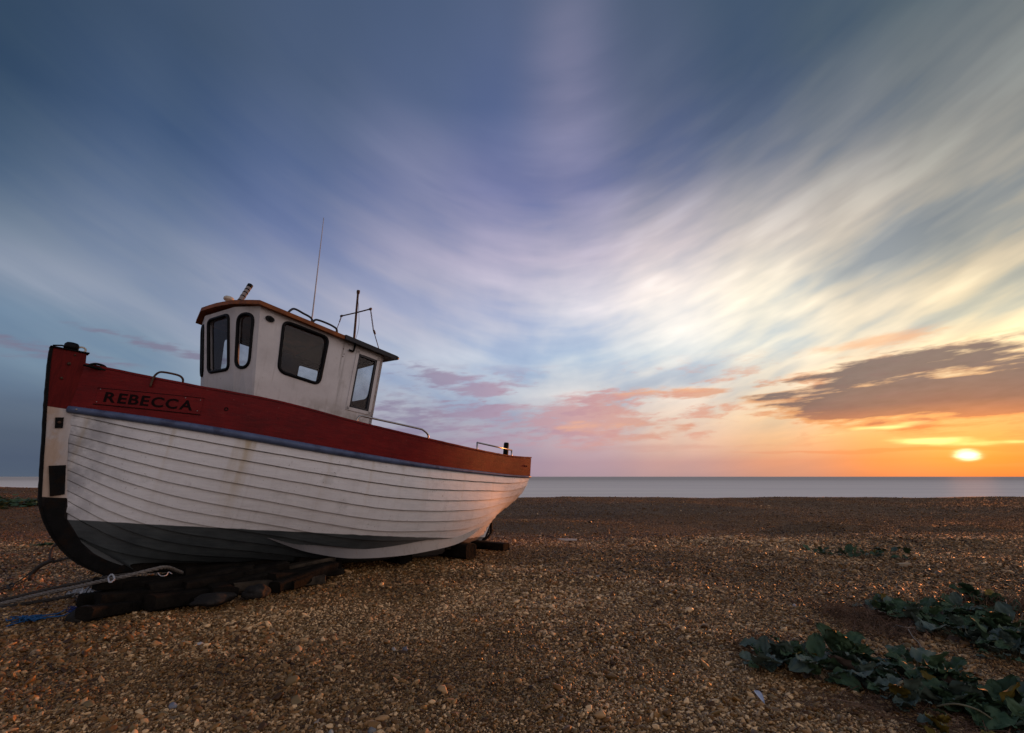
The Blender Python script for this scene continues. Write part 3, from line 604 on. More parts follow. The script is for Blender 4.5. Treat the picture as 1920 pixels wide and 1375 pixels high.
# bulwark
BH_U = [0, .033, .092, .158, .242, .317, .417, .475, .6, .75, .917, 1.]; BH = [.49, .478, .458, .446, .455, .448, .412, .400, .375, .342, .325, .335]
def bh(u): return float(natspline(np.array(BH_U), np.array(BH), np.array([u]))[0])
def bul(u, f, off=0.):
    f_ = u*(NU-1); i = min(NU-2, int(f_)); g = f_-i
    p = HS[i, 0]*(1-g)+HS[i+1, 0]*g
    a = HS[i+1, 0]-HS[i, 0]; n_ = np.array([a[1], -a[0], 0]); n_ /= np.linalg.norm(n_)
    if n_[1] > 0: n_ = -n_
    q = p+np.array([0, 0, 1.])*bh(u)*f+n_*(.012+off)
    return q
vs = []; NB = 150
for i in range(NB):
    u = i/(NB-1)
    ed = mnoise.noise((i*.35, 1., 8.))*.004
    for j, (f, off) in enumerate(((-.08, .0), (.2, .002), (.5, .001), (.8, 0), (1., 0), (1., -.05), (.1, -.05))):
        q = bul(u, f, off+mnoise.noise((i*.12, j*1.7, 3.))*.003)
        if f == 1.: q[2] += ed
        vs.append(q)
fs = [(i*7+j, (i+1)*7+j, (i+1)*7+j+1, i*7+j+1) for i in range(NB-1) for j in range(6)]
for side in (0, 1):
    o = pyobj('bulwark', vs if not side else mirror(vs), fs if not side else [f[::-1] for f in fs], M['red'], boat, True)
    o.data.set_sharp_from_angle(angle=rad(40))
# capping boards in three lengths
for ua, ub in ((.0, .46), (.462, .79), (.792, 1.)):
    vs = []; n_ = 40
    for i in range(n_):
        u = ua+(ub-ua)*i/(n_-1); z_ = mnoise.noise((i*.4, ua*9, 4.))*.003
        for off, dz_ in ((.010, .002), (.010, .024), (-.065, .026), (-.065, .003)):
            q = bul(u, 1., off); q[2] += dz_+z_; vs.append(q)
    fs = [(i*4+j, (i+1)*4+j, (i+1)*4+(j+1) % 4, i*4+(j+1) % 4) for i in range(n_-1) for j in range(4)]+[(0, 1, 2, 3), (4*n_-1, 4*n_-2, 4*n_-3, 4*n_-4)]
    for side in (0, 1): pyobj('capping_board', vs if not side else mirror(vs), fs if not side else [f[::-1] for f in fs], M['red'], boat)
# rubbing rail
for side in (0, 1):
    b = bmesh.new(); pts = []; rr = []
    for i in range(70):
        u = i/69; q = bul(max(0, u-.0), 0, .012); q[2] -= .004
        pts.append(q if not side else (q[0], -q[1], q[2])); rr.append(.036+.010*math.sin(math.pi*min(1, u*1.5))-.020*u**2)
    add_tube(b, pts, rr, 12, flat=1.0); o = obj('rubbing_rail', b, M['blue'], boat, True)
    if not side:
        for u in (.012,):
            q = bul(u, 0, .05); lathe('rail_bolt', [(.001, -.01), (.010, -.008), (.011, 0), (.007, .004), (.001, .005)], q, (-.5, -.85, 0), M['steel'], o, 10)
# transom
T_ = HS[-1]; vs = []
top = bul(1., 1.)
ring = [np.array(top)]+[np.array(bul(1., 0, -.01))]+[T_[k] for k in range(1, 14)]
for p in ring: vs += [p+np.array([-.004, 0, 0]), (p[0]-.004, -p[1], p[2])]
fs = [(2*i, 2*i+2, 2*i+3, 2*i+1) for i in range(len(ring)-1)]
tr = pyobj('transom', vs, fs, M['hull'], boat)
# stem
SO = [(-.749, 2.335), (-.735, 2.208), (-.708, 2.052), (-.672, 1.858), (-.637, 1.678), (-.578, 1.397), (-.534, 1.172), (-.492, .972), (-.447, .764), (-.415, .687), (-.371, .595), (-.295, .473), (-.202, .355), (-.07, .226), (.071, .136), (.276, .047)]
SI = [(-.463, 2.325), (-.440, 2.19), (-.43, 2.05), (-.425, 1.86), (-.41, 1.70), (-.39, 1.40), (-.34, 1.17), (-.29, .96), (-.24, .764), (-.22, .70), (-.2, .60), (-.12, .50), (-.03, .38), (.10, .27), (.25, .19), (.45, .12)]
def slab(name, A, B_, y0, y1, m, parent, bev=.006):
    vs = []; n_ = len(A)
    for (ax, az_), (bx_, bz_) in zip(A, B_): vs += [(ax, y0*.75, az_), (ax, y1*.75, az_), (bx_, y0, bz_), (bx_, y1, bz_)]
    fs = []
    for i in range(n_-1):
        a, b_ = 4*i, 4*i+4
        fs += [(a, b_, b_+2, a+2), (a+1, a+3, b_+3, b_+1), (a, a+1, b_+1, b_), (a+2, b_+2, b_+3, a+3)]
    fs += [(0, 2, 3, 1), (4*n_-4, 4*n_-3, 4*n_-1, 4*n_-2)]
    return pyobj(name, vs, fs, m, parent, recalc=True)
stem = slab('stem_post', SO, SI, -.052, .052, M['stem'], boat)
b = bmesh.new()
off = [Vector((x-.012, 0, z)) for x, z in smooth_path([(x, z, 0) for x, z in SO], 3) for _ in (0,)] if False else None
band = [Vector((p[0]-.010, 0, p[1])) for p in smooth_path([(x, z, 0) for x, z in SO], 4)]
vs = []; fs = []
for i, p in enumerate(band):
    t = (band[min(len(band)-1, i+1)]-band[max(0, i-1)]).normalized(); nn = Vector((t.z, 0, -t.x))
    if nn.x > 0 and i < 30: nn = -nn
    w_ = .047+mnoise.noise((i*.5, 2, 2))*.003; th_ = .010+mnoise.noise((i*.7, 5, 2))*.004
    for yy, o_ in ((-w_, -.016), (-w_, th_), (w_, th_), (w_, -.016)): vs.append(p+Vector((0, yy, 0))+nn*o_)
for i in range(len(band)-1):
    for j in range(4): fs.append((i*4+j, i*4+(j+1) % 4, i*4+4+(j+1) % 4, i*4+4+j))
fs += [(0, 1, 2, 3), tuple(4*len(band)-1-j for j in range(4))]
pyobj('stem_band', vs, fs, M['iron'], boat, recalc=True)
def plate(name, pts, y, th_, m, parent):
    b = bmesh.new(); add_prism(b, [(x, y, z) for x, z in pts], (0, -th_, 0)); return obj(name, b, m, parent)
pl1 = plate('stem_plate', [(-.548, 1.606), (-.482, 1.619), (-.463, 1.509), (-.525, 1.498)], -.050, .010, M['iron'], stem)
lathe('bolt', [(.001, 0), (.015, 0), (.016, .006), (.008, .009), (.001, .009)], (-.505, -.061, 1.56), (0, -1, 0), M['rust'], stem, 12)
plate('stem_plate', [(-.478, 1.115), (-.345, 1.139), (-.283, .846), (-.393, .815)], -.051, .012, M['iron'], stem)
plate('forefoot_plate', [(-.425, .80), (-.262, .812), (-.232, .62), (-.10, .46), (.06, .27), (.26, .19), (.50, .10), (.276, .052), (.071, .145), (-.07, .236), (-.202, .365), (-.295, .483), (-.365, .60), (-.41, .70)], -.052, .007, M['iron'], stem)
for x_, z_, r_ in ((-.58, 2.185, .018), (-.60, 2.02, .014), (-.555, 2.29, .011)):
    lathe('bolt', [(.001, 0), (r_, 0), (r_*.9, .006), (r_*.5, .012), (.001, .013)], (x_, -.050, z_), (0, -1, 0), M['rust'], stem, 12)
# cap plate and roller on the stem head
b = bmesh.new(); add_box(b, Vector((-.605, 0, 2.335)), (.33, .13, .014), Matrix.Rotation(rad(-2), 3, 'Y').to_quaternion(), .004); cap = obj('stem_cap', b, M['iron'], boat)
lathe('bow_roller', [(.001, -.005), (.062, -.005), (.066, .02), (.064, .05), (.05, .068), (.02, .075), (.001, .076)], (-.60, 0, 2.352), (0, 0, 1), M['black'], cap, 20)
tube('mooring_ring', [(-.51+.035*math.cos(a), .0, 2.372+.028*math.sin(a)) for a in np.linspace(0, 2*math.pi, 16)[:-1]], .010, M['cream'], cap, 8, closed=True)
tube('cap_strap', [(-.75, 0, 2.352), (-.68, 0, 2.372), (-.63, 0, 2.368)], .009, M['iron'], cap, 6)
# keel, stern post, heel iron
KT = [(.25, .12), (.6, .19), (1.6, .21), (2.8, .21), (4., .27), (5., .36), (5.6, .44), (5.80, .62), (5.93, .90)]
KB = [(.27, .05), (.6, .07), (1.6, .13), (2.8, .21), (4., .31), (5., .42), (5.6, .49), (5.86, .60), (6.02, .88)]
KB = [(.27, .05), (.6, .06), (1.6, .09), (2.8, .13), (4., .21), (5., .30), (5.6, .40), (5.90, .56), (6.02, .88)]
slab('forefoot_wood', [(-.19, .64), (-.10, .55), (.05, .50), (.25, .40), (.5, .30), (.75, .24)], [(-.20, .56), (-.11, .44), (.05, .29), (.22, .20), (.42, .13), (.7, .08)], -.034, .034, M['hull'], boat)
slab('keel', KT, KB, -.045, .045, M['darkwood'], boat)
slab('deadwood', [(5.0, .42), (5.4, .50), (5.75, .62), (5.9, .86)], [(5.0, .32), (5.4, .38), (5.85, .57), (5.99, .87)], -.05, .05, M['hull'], boat)
tube('rudder_iron', [(5.98, -.06, .87), (5.99, -.06, .74), (6.0, -.06, .66), (5.93, -.06, .58), (5.8, -.06, .5), (5.62, -.06, .43)], .022, M['iron'], boat, 8)
tube('rudder_iron', [(6.05, -.06, .70), (5.97, -.06, .69)], .020, M['iron'], boat, 8)
slab('skeg', [(5.3, .42), (5.55, .48), (5.72, .55)], [(5.27, .34), (5.58, .38), (5.83, .50)], -.058, .058, simple('keel_red', (.12, .02, .018), .6, 0, .4, 8., .4, .005), boat)
# bilge keels
BT = [(1.646, -.557, .526), (1.979, -.581, .458), (2.253, -.643, .448), (2.745, -.721, .426), (3.408, -.793, .485), (4.01, -.825, .571), (4.549, -.80, .64), (4.884, -.775, .739), (5.14, -.727, .821)]
BB = [(1.667, -.56, .499), (1.947, -.63, .404), (2.237, -.69, .335), (2.728, -.77, .282), (3.409, -.84, .318), (4.002, -.87, .403), (4.52, -.84, .507), (4.881, -.8, .666), (5.139, -.73, .796)]
ta, tb = smooth_path(BT, 5), smooth_path(BB, 5)
vs = []
for a, c in zip(ta, tb):
    d = Vector((0, .05, 0)); a2 = a+(a-c).normalized()*.05+Vector((0, .012, 0))
    vs += [a2, c, c+d, a2+d]
fs = [(i*4+j, i*4+(j+1) % 4, i*4+4+(j+1) % 4, i*4+4+j) for i in range(len(ta)-1) for j in range(4)]+[(0, 1, 2, 3), tuple(4*len(ta)-1-j for j in range(4))]
for side in (0, 1):
    pyobj('bilge_keel', vs if not side else mirror(vs), fs, M['bilge'], boat, recalc=True)
# deck
vs = []
for i in range(0, NU, 2):
    p = HS[i, 0]; vs += [(p[0], p[1]+.05 if p[1] < -.1 else p[1], p[2]+.12), (p[0], -p[1]-.05 if p[1] < -.1 else -p[1], p[2]+.12)]
pyobj('deck', vs, [(2*i, 2*i+2, 2*i+3, 2*i+1) for i in range(len(vs)//2-1)], M['deck'], boat)

# name board and lettering
def rail_u(x):
    xs = HS[:, 0, 0]; return float(np.interp(x, xs, U))
def on_bul(x, z, off):
    u = rail_u(x); q = bul(u, 0, off); f = (z-q[2])/bh(u); q = bul(u, f, off); return Vector((x, float(q[1]), z)) if True else None
def sheet(name, x0, x1, zb, zt, off0, th_, m, parent, n_=16):
    vs = []; fs = []
    for i in range(n_+1):
        s = i/n_; x = x0+(x1-x0)*s; z0, z1 = zb(s), zt(s)
        for z, o_ in ((z0, off0), (z0, off0+th_), (z1, off0+th_), (z1, off0)): vs.append(on_bul(x, z, o_))
    for i in range(n_):
        for j in range(4): fs.append((i*4+j, i*4+(j+1) % 4, i*4+4+(j+1) % 4, i*4+4+j))
    fs += [(0, 1, 2, 3), tuple(4*n_+3-j for j in range(4))]
    return pyobj(name, vs, fs, m, parent, recalc=True)
board = sheet('name_board', -.285, .60, lambda s: 1.800+.012*s, lambda s: 1.972+.025*s, .0, .014, M['red'], boat)
for zf in (0, 1):
    sheet('board_edge', -.295, .605, (lambda s: 1.790+.012*s) if not zf else (lambda s: 1.969+.025*s), (lambda s: 1.796+.012*s) if not zf else (lambda s: 1.975+.025*s), .0, .018, M['letter'], board)
fcu = bpy.data.curves.new('letter_shape', 'FONT'); fcu.size = .150; fcu.offset = .0036; fcu.extrude = .003
def glyph(ch):
    fcu.body = ch; o = bpy.data.objects.new('tmp', fcu); COL.objects.link(o)
    bpy.context.view_layer.update(); dg = bpy.context.evaluated_depsgraph_get()
    me = bpy.data.meshes.new_from_object(o.evaluated_get(dg)); bpy.data.objects.remove(o); return me
word = 'REBECCA'; ms_ = [glyph(c) for c in word]
wd = [max(v.co.x for v in m_.vertices)-min(v.co.x for v in m_.vertices) for m_ in ms_]
X0, X1 = -.222, .520; sx = (X1-X0)/(sum(wd)+.017*6); cur = X0
for ch, m_, w_ in zip(word, ms_, wd):
    mn = min(v.co.x for v in m_.vertices)
    bmn = min(v.co.y for v in m_.vertices)
    for v in m_.vertices:
        x = cur+(v.co.x-mn)*sx; s = (x+.285)/.885
        v.co = on_bul(x, 1.829+.016*s+(v.co.y)*1.02, .0165+v.co.z)
    m_.materials.clear(); m_.materials.append(M['letter'])
    link('letter', m_, None, board); cur += (w_+.017)*sx
for x_, z_ in ((.44, 1.975), (.575, 1.972), (.57, 1.845), (-.27, 1.96), (-.27, 1.82)):
    lathe('screw', [(.001, 0), (.006, 0), (.005, .003), (.001, .004)], on_bul(x_, z_, .013), (-.3, -.95, 0), M['steel'], board, 8)
lathe('scupper', [(.001, -.01), (.020, -.01), (.022, .004), (.013, .006), (.010, -.004), (.001, -.004)], on_bul(.83, 1.91, .004), (-.3, -.95, 0), M['iron'], boat, 14)
for x_ in (5.90, 5.97): lathe('scupper', [(.001, 0), (.014, 0), (.013, .004), (.001, .005)], on_bul(x_, 1.87, .003), (.1, -.95, 0), M['iron'], boat, 10)

# ------------------------------------------------------------------ wheelhouse
ZB = 1.74
def edge(p_lo, p_hi):
    p_lo, p_hi = Vector(p_lo), Vector(p_hi)
    return lambda z: p_lo+(p_hi-p_lo)*((z-p_lo.z)/(p_hi.z-p_lo.z))
def ztop(x): return 3.25-.0785*(x-.9)
E_A = edge((1.098, -.74, 2.12), (.946, -.74, 3.245)); E_B = edge((.985, -.36, 2.189), (.766, -.36, 3.289))
E_C = edge((.845, .36, 2.278), (.645, .36, 3.25)); E_D = edge((.90, .74, 2.364), (.72, .74, 3.257)); E_F = edge((2.741, -.74, 2.069), (2.777, -.74, 3.106)); E_G = edge((2.741, .74, 2.069), (2.777, .74, 3.106))
def rounded(pts, r, n_=6):
    out = []; N = len(pts)
    for i in range(N):
        p0, p1, p2 = (Vector(pts[(i+j-1) % N]) for j in range(3)); ri = r[i] if isinstance(r, (list, tuple)) else r
        a = p1+(p0-p1).normalized()*ri; c = p1+(p2-p1).normalized()*ri
        if ri <= .001: out.append(p1); continue
        for j in range(n_+1):
            t = j/n_; t2 = t
            q = a*(1-t)**2+p1*2*t*(1-t)+c*t*t
            # pull to a circular arc
            out.append(q)
    return out
wh_v, wh_f, wh_m = [], [], []
wheel_parts = []
def wall(eL, eR, ztL, ztR, holes, inward, th_=.045, key='y'):
    """holes: list of 2D loops given as (key coordinate, z)"""
    def mp(s, z): return eL(z)*(1-s)+eR(z)*s
    def conv(c, z):
        a, b_ = eL(z), eR(z); ca, cb = (a.y, b_.y) if key == 'y' else (a.x, b_.x)
        return (c-ca)/(cb-ca)
    outer = [(0, ZB), (1, ZB), (1, ztR), (0, ztL)]
    loops = [outer]+[[(conv(c, z), z) for c, z in h] for h in holes]
    inward = Vector(inward).normalized()*th_
    flat = [p for l in loops for p in l]
    base = len(wh_v)
    P3 = [mp(s, z) for s, z in flat]
    wh_v.extend(P3); wh_v.extend([p+inward for p in P3]); n_ = len(flat)
    width = (eR(2.5)-eL(2.5)).length
    for t in tessellate_polygon([[Vector((s*width, z, 0)) for s, z in l] for l in loops]):
        wh_f.append(tuple(base+i for i in t)); wh_m.append(0)
        wh_f.append(tuple(base+n_+i for i in t[::-1])); wh_m.append(1)
    st_ = base
    for l in loops:
        m_ = len(l)
        for i in range(m_):
            j = (i+1) % m_; wh_f.append((st_+i, st_+j, st_+j+n_, st_+i+n_)); wh_m.append(0)
        st_ += m_
    return [[mp(s, z) for s, z in l] for l in loops[1:]], inward
frames = []
def q4(tl, tr, br, bl, r): return rounded([tl, tr, br, bl], r)
wn, iw = wall(E_A, E_F, ztop(.946), ztop(2.777), [q4((1.262, 3.155), (1.885, 3.118), (1.874, 2.455), (1.322, 2.497), .095),
        [Vector(p) for p in ((2.372, 3.030), (2.676, 3.012), (2.656, 2.244), (2.352, 2.249))]], (0, 1, 0), key='x')
frames += [(wn[0], iw, 'rubber'), (wn[1], iw, 'door')]
wn, iw = wall(E_B, E_A, 3.262, ztop(.946), [rounded([(-.420, 3.165), (-.655, 3.150), (-.628, 2.485), (-.398, 2.485)], .115)], (1, .45, -.1)); frames.append((wn[0], iw, 'rubber'))
wn, iw = wall(E_C, E_B, 3.255, 3.262, [q4((.262, 3.175), (-.232, 3.185), (-.250, 2.485), (.235, 2.485), .08)], (1, 0, -.1)); frames.append((wn[0], iw, 'rubber'))
wn, iw = wall(E_D, E_C, 3.24, 3.255, [rounded([(.655, 3.15), (.42, 3.165), (.398, 2.485), (.628, 2.485)], .115)], (1, -.45, -.1)); frames.append((wn[0], iw, 'rubber'))
wn, iw = wall(E_D, E_G, 3.24, ztop(2.777), [q4((1.03, 3.15), (1.72, 3.11), (1.71, 2.50), (1.09, 2.52), .08), q4((2.17, 3.05), (2.53, 3.04), (2.52, 2.40), (2.17, 2.41), .05)], (0, -1, 0), key='x')
frames += [(w_, iw, 'rubber') for w_ in wn]
wn, iw = wall(E_F, E_G, ztop(2.777), ztop(2.777), [q4((-.57, 3.03), (-.0, 3.03), (.0, 2.46), (-.57, 2.46), [.02, .02, .1, .1])], (-1, 0, 0)); frames.append((wn[0], iw, 'rubber'))
me = bpy.data.meshes.new('wheelhouse'); me.from_pydata([tuple(p) for p in wh_v], [], wh_f)
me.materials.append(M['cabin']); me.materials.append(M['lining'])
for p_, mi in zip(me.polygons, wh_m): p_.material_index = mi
me.update()
house = link('wheelhouse', me, None, boat)
for loop, iw, kind in frames:
    c = sum(loop, Vector())/len(loop); outw = -iw.normalized()
    if kind == 'rubber':
        # dense loop, flattened seal
        pts = []
        for i in range(len(loop)):
            a, b_ = loop[i], loop[(i+1) % len(loop)]
            if (b_-a).length < .003: continue
            pts.append(a)
        b = bmesh.new(); add_tube(b, [p+outw*.004 for p in pts], .0215, 8, closed=True, flat=1.)
        obj('window_seal', b, M['black'], house, True)
    else:
        n_ = len(loop)
        b = bmesh.new()
        for i in range(n_):
            a, b2 = loop[i], loop[(i+1) % n_]; d = (b2-a).normalized()
            ci = (c-(a+b2)/2); inn = (ci-d*ci.dot(d)).normalized()
            add_prism(b, [a+outw*.006, b2+outw*.006, b2+outw*.006+inn*.028, a+outw*.006+inn*.028], iw*.7)
        obj('window_frame', b, M['darksteel'], house)
        b = bmesh.new()
        for i in range(n_):
            a, b2 = loop[i], loop[(i+1) % n_]; d = (b2-a).normalized()
            ci = (c-(a+b2)/2); inn = (ci-d*ci.dot(d)).normalized()
            add_prism(b, [a+outw*.012-d*.04, b2+outw*.012+d*.04, b2+outw*.012-inn*.045+d*.04, a+outw*.012-inn*.045-d*.04], -outw*.010)
        obj('window_trim', b, M['cabin'], house)
    gv = [p+iw*.45 for p in loop]
    pyobj('window_pane', gv, [tuple(t) for t in tessellate_polygon([gv])], M['glass'], house)
# roof
def roofz(x, y): return 3.262-.078*(x-.9)+.05*(1-(y/.84)**2)
outl = [(.90, -.82), (.73, -.36), (.645, .0), (.58, .36), (.66, .82), (2.08, .82), (2.08, -.82)]
def roof_part(name, outl, th_, m, parent, lift=0.):
    # dense grid clipped by the outline: strips in y
    vs, fs = [], []
    ys = np.unique(np.r_[np.linspace(-1, 1, 13), .36/.82, -.36/.82])
    ymax = max(abs(p[1]) for p in outl)
    fx_ = sorted([(y, x) for x, y in outl[:-2]]); aft_ = outl[-1][0]
    for yy in ys:
        y = yy*ymax; xf = np.interp(y, [p[0] for p in fx_], [p[1] for p in fx_])
        for s in np.linspace(0, 1, 9):
            x = xf+(aft_-xf)*s; vs.append((x, y, roofz(x, y)+lift)); 
    n0 = len(vs); vs += [(x, y, z-th_) for x, y, z in vs]
    R_, C_ = len(ys), 9
    for i in range(R_-1):
        for j in range(C_-1):
            a = i*C_+j; fs.append((a, a+1, a+C_+1, a+C_)); fs.append((a+n0, a+C_+n0, a+C_+1+n0, a+1+n0))
    bd = [j for j in range(C_)]+[i*C_+C_-1 for i in range(1, R_)]+[(R_-1)*C_+j for j in range(C_-2, -1, -1)]+[i*C_ for i in range(R_-2, 0, -1)]
    for i in range(len(bd)): a, b_ = bd[i], bd[(i+1) % len(bd)]; fs.append((a, b_, b_+n0, a+n0))
    return pyobj(name, vs, fs, m, parent, recalc=True)
roof_part('roof', outl, .052, M['roof'], house, .026)
roof_part('roof_edge', [(2.082, -.845), (2.082, .845), (2.95, .845), (2.95, -.845)], .062, M['roofblack'], house, .036)
tube('roof_gutter', [(2.95, -.85, roofz(2.95, .85)+.004), (2.96, 0, roofz(2.95, 0)+.004), (2.95, .85, roofz(2.95, .85)+.004)], .024, M['roofblack'], house, 10)
def hrail(name, pts, r, m, par, n_=5, flat=None): return tube(name, smooth_path(pts, n_), r, m, par, 8, flat=flat)
hrail('roof_rail', [(1.29, -.70, 3.26), (1.33, -.70, 3.335), (1.38, -.70, 3.372), (1.50, -.70, 3.352), (1.62, -.70, 3.322), (1.66, -.70, 3.235)], .0145, M['darksteel'], house)
hrail('roof_rail', [(1.64, -.70, 3.235), (1.67, -.70, 3.312), (1.73, -.70, 3.330), (1.86, -.70, 3.325), (1.95, -.70, 3.310), (2.00, -.70, 3.285), (2.02, -.70, 3.205)], .0145, M['darksteel'], house)
hrail('roof_rail', [(.70, .60, 3.29), (.695, .60, 3.40), (.715, .60, 3.475), (.79, .60, 3.52), (.84, .60, 3.49), (.85, .60, 3.30)], .013, M['darksteel'], house)
# fittings on the roof
an = tube('antenna', [(1.78, -.35, 3.25), (1.775, -.35, 3.50), (1.66, -.35, 5.03)], [.012, .011, .005], M['antenna'], boat, 8)
ex = lathe('exhaust_pipe', [(.034, -.16), (.034, .245), (.036, .246), (.036, .30), (.030, .306), (.001, .306)], (.915, 0, 3.475), (.084, .02, .27), M['antenna'], boat, 16)
axis_ = Vector((.084, .02, .27)).normalized()
for d_ in (.01, .085, .150, .205): lathe('pipe_clip', [(.0345, 0), (.0372, .002), (.0372, .014), (.0345, .016)], Vector((.915, 0, 3.475))+axis_*d_, axis_, M['black'], ex, 16)
lathe('pipe_cap', [(.0345, 0), (.038, .002), (.038, .05), (.03, .056), (.001, .056)], Vector((.915, 0, 3.475))+axis_*.255, axis_, M['black'], ex, 16)
lathe('radar_dome', [(.03, -.10), (.03, -.02), (.055, -.012), (.066, .0), (.066, .022), (.055, .036), (.03, .043), (.001, .044)], (.78, 0, 3.452), (.1, 0, 1), M['cream'], boat, 20)
mast = tube('mast', [(2.49, -.30, 3.02), (2.49, -.30, 3.40), (2.44, -.28, 4.12)], [.020, .018, .016], M['rust'], boat, 10)
lathe('mast_cap', [(.001, 0), (.022, 0), (.026, .03), (.024, .055), (.001, .06)], (2.443, -.28, 4.11), (-.06, 0, 1), M['rust'], mast, 12)
tube('cross_arm', [(2.46, .17, 3.844), (2.46, -.287, 3.796), (2.46, -.706, 3.759)], .0105, M['rust'], mast, 8)
for yy, zz_ in ((.17, 3.844), (-.70, 3.76)): lathe('arm_end', [(.001, -.02), (.019, -.018), (.019, .018), (.001, .02)], (2.46, yy, zz_), (0, 1, 0), M['rust'], mast, 10)
def chain(name, a, c, n_, par, r=.0055, thick=.0022):
    b = bmesh.new(); a, c = Vector(a), Vector(c); d = (c-a)/n_
    for i in range(n_):
        p = a+d*(i+.5); L_ = d.length*.72; dn = d.normalized()
        side = dn.cross(Vector((1, 0, 0) if i % 2 else (0, 1, 0))).normalized()
        add_tube(b, [p+dn*L_*math.cos(t)+side*r*math.sin(t) for t in np.linspace(0, 2*math.pi, 11)[:-1]], thick, 5, closed=True)
    return obj(name, b, M['rust'], par, True)
chain('stay_chain', (2.46, -.706, 3.755), (2.55, -.722, 3.45), 13, mast, .009, .0036)
tube('stay_wire', [(2.55, -.722, 3.45), (2.72, -.70, 3.17)], .006, M['rust'], mast, 6)
lathe('turnbuckle', [(.001, 0), (.013, .01), (.016, .04), (.013, .075), (.001, .08)], (2.55, -.722, 3.46), (.17, .02, -.25), M['rust'], mast, 8)
chain('stay_chain', (2.46, .17, 3.84), (2.36, .0, 3.66), 8, mast, .009, .0034)
tube('stay_wire', [(2.36, .0, 3.66), (2.18, -.27, 3.30)], .0055, M['rust'], mast, 6)
tube('aerial_wire', smooth_path([(2.45, -.30, 4.0), (2.48, -.34, 3.78), (2.52, -.33, 3.55), (2.50, -.31, 3.28)], 5), .003, M['black'], mast, 5)
tube('drain_pipe', smooth_path([(2.28, -.765, 3.16), (2.275, -.765, 3.06), (2.262, -.765, 3.03), (2.20, -.765, 3.035)], 4), .013, M['iron'], house, 8)
b = bmesh.new(); add_prism(b, [(1.085+.056*math.cos(t), -.741, 3.118+.036*math.sin(t)-.006*math.cos(t)) for t in np.linspace(0, 2*math.pi, 25)[:-1]], (0, -.022, 0)); v_ = obj('vent_cover', b, M['black'], house)
b = bmesh.new(); add_prism(b, [(1.093+.026*math.cos(t), -.7635, 3.116+.02*math.sin(t)) for t in np.linspace(0, 2*math.pi, 17)[:-1]], (0, -.008, 0)); obj('vent_grille', b, M['iron'], house)
for x_, z_ in ((2.13, 3.03), (2.15, 2.96), (2.14, 2.92), (2.20, 3.11)): lathe('bolt', [(.001, 0), (.008, 0), (.006, .004), (.001, .005)], (x_, -.741, z_), (0, -1, 0), M['rust'], house, 8)
# cabin floor
pyobj('added_light_block', [(.90, .34, 2.35), (.95, .66, 2.35), (.79, .66, 3.2), (.74, .34, 3.2)], [(0, 1, 2, 3)], M['lining'], house)  # added dark sheet, stops sky light showing through the starboard narrow window
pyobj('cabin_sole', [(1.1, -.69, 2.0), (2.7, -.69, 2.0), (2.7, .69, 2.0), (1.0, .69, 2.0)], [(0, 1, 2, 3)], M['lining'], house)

# ---- deck fittings
hp = smooth_path([(.115, -.43, 2.05), (.122, -.43, 2.153), (.150, -.43, 2.215), (.20, -.43, 2.238), (.34, -.43, 2.240), (.395, -.43, 2.215), (.411, -.43, 2.166), (.415, -.43, 2.05)], 5)
tube('bow_hoop', hp, .0115, M['rust'], boat, 10)
b = bmesh.new(); add_box(b, Vector((.36, -.30, 2.15)), (.10, .05, .05), Matrix.Rotation(rad(25), 3, 'Y').to_quaternion(), .008); obj('cleat', b, M['iron'], boat)
b = bmesh.new(); add_tube(b, smooth_path([(-.42, -.14, 2.195), (-.385, -.14, 2.222), (-.34, -.14, 2.228), (-.295, -.14, 2.220), (-.275, -.14, 2.195), (-.34, -.14, 2.188)], 4, True), .0125, 8, closed=True)
add_box(b, Vector((-.345, -.14, 2.180)), (.25, .05, .016), Matrix.Rotation(rad(4), 3, 'Y').to_quaternion(), .004); obj('fairlead', b, M['iron'], boat, True)
hp = [(2.29, -1.08, 1.90), (2.302, -1.08, 1.979), (2.325, -1.08, 2.06), (2.38, -1.08, 2.098), (2.6, -1.09, 2.096), (3.28, -1.09, 2.092), (3.40, -1.09, 2.080), (3.49, -1.09, 2.03), (3.506, -1.08, 1.97), (3.506, -1.08, 1.88)]
tube('grab_rail', smooth_path(hp, 5), .0135, M['steel'], boat, 10)
b = bmesh.new()
def ry(x): return float(bul(rail_u(x), 1., -.035)[1])
for pts in ([(4.60, ry(4.6), 1.86), (4.575, ry(4.6), 2.090)], [(4.575, ry(4.6), 2.086), (5.05, ry(5.05), 2.094), (5.525, ry(5.525), 2.100)], [(5.530, ry(5.53), 2.106), (5.540, ry(5.54), 1.90)]): add_tube(b, pts, .0135, 8)
obj('stern_rail', b, M['steel'], boat, True)
lathe('samson_post', [(.05, -.3), (.047, .22), (.04, .24), (.001, .245)], (5.58, -.69, 2.01), (0, 0, 1), M['iron'], boat, 8, False)
hose = [(.9, 0, 2.0)]

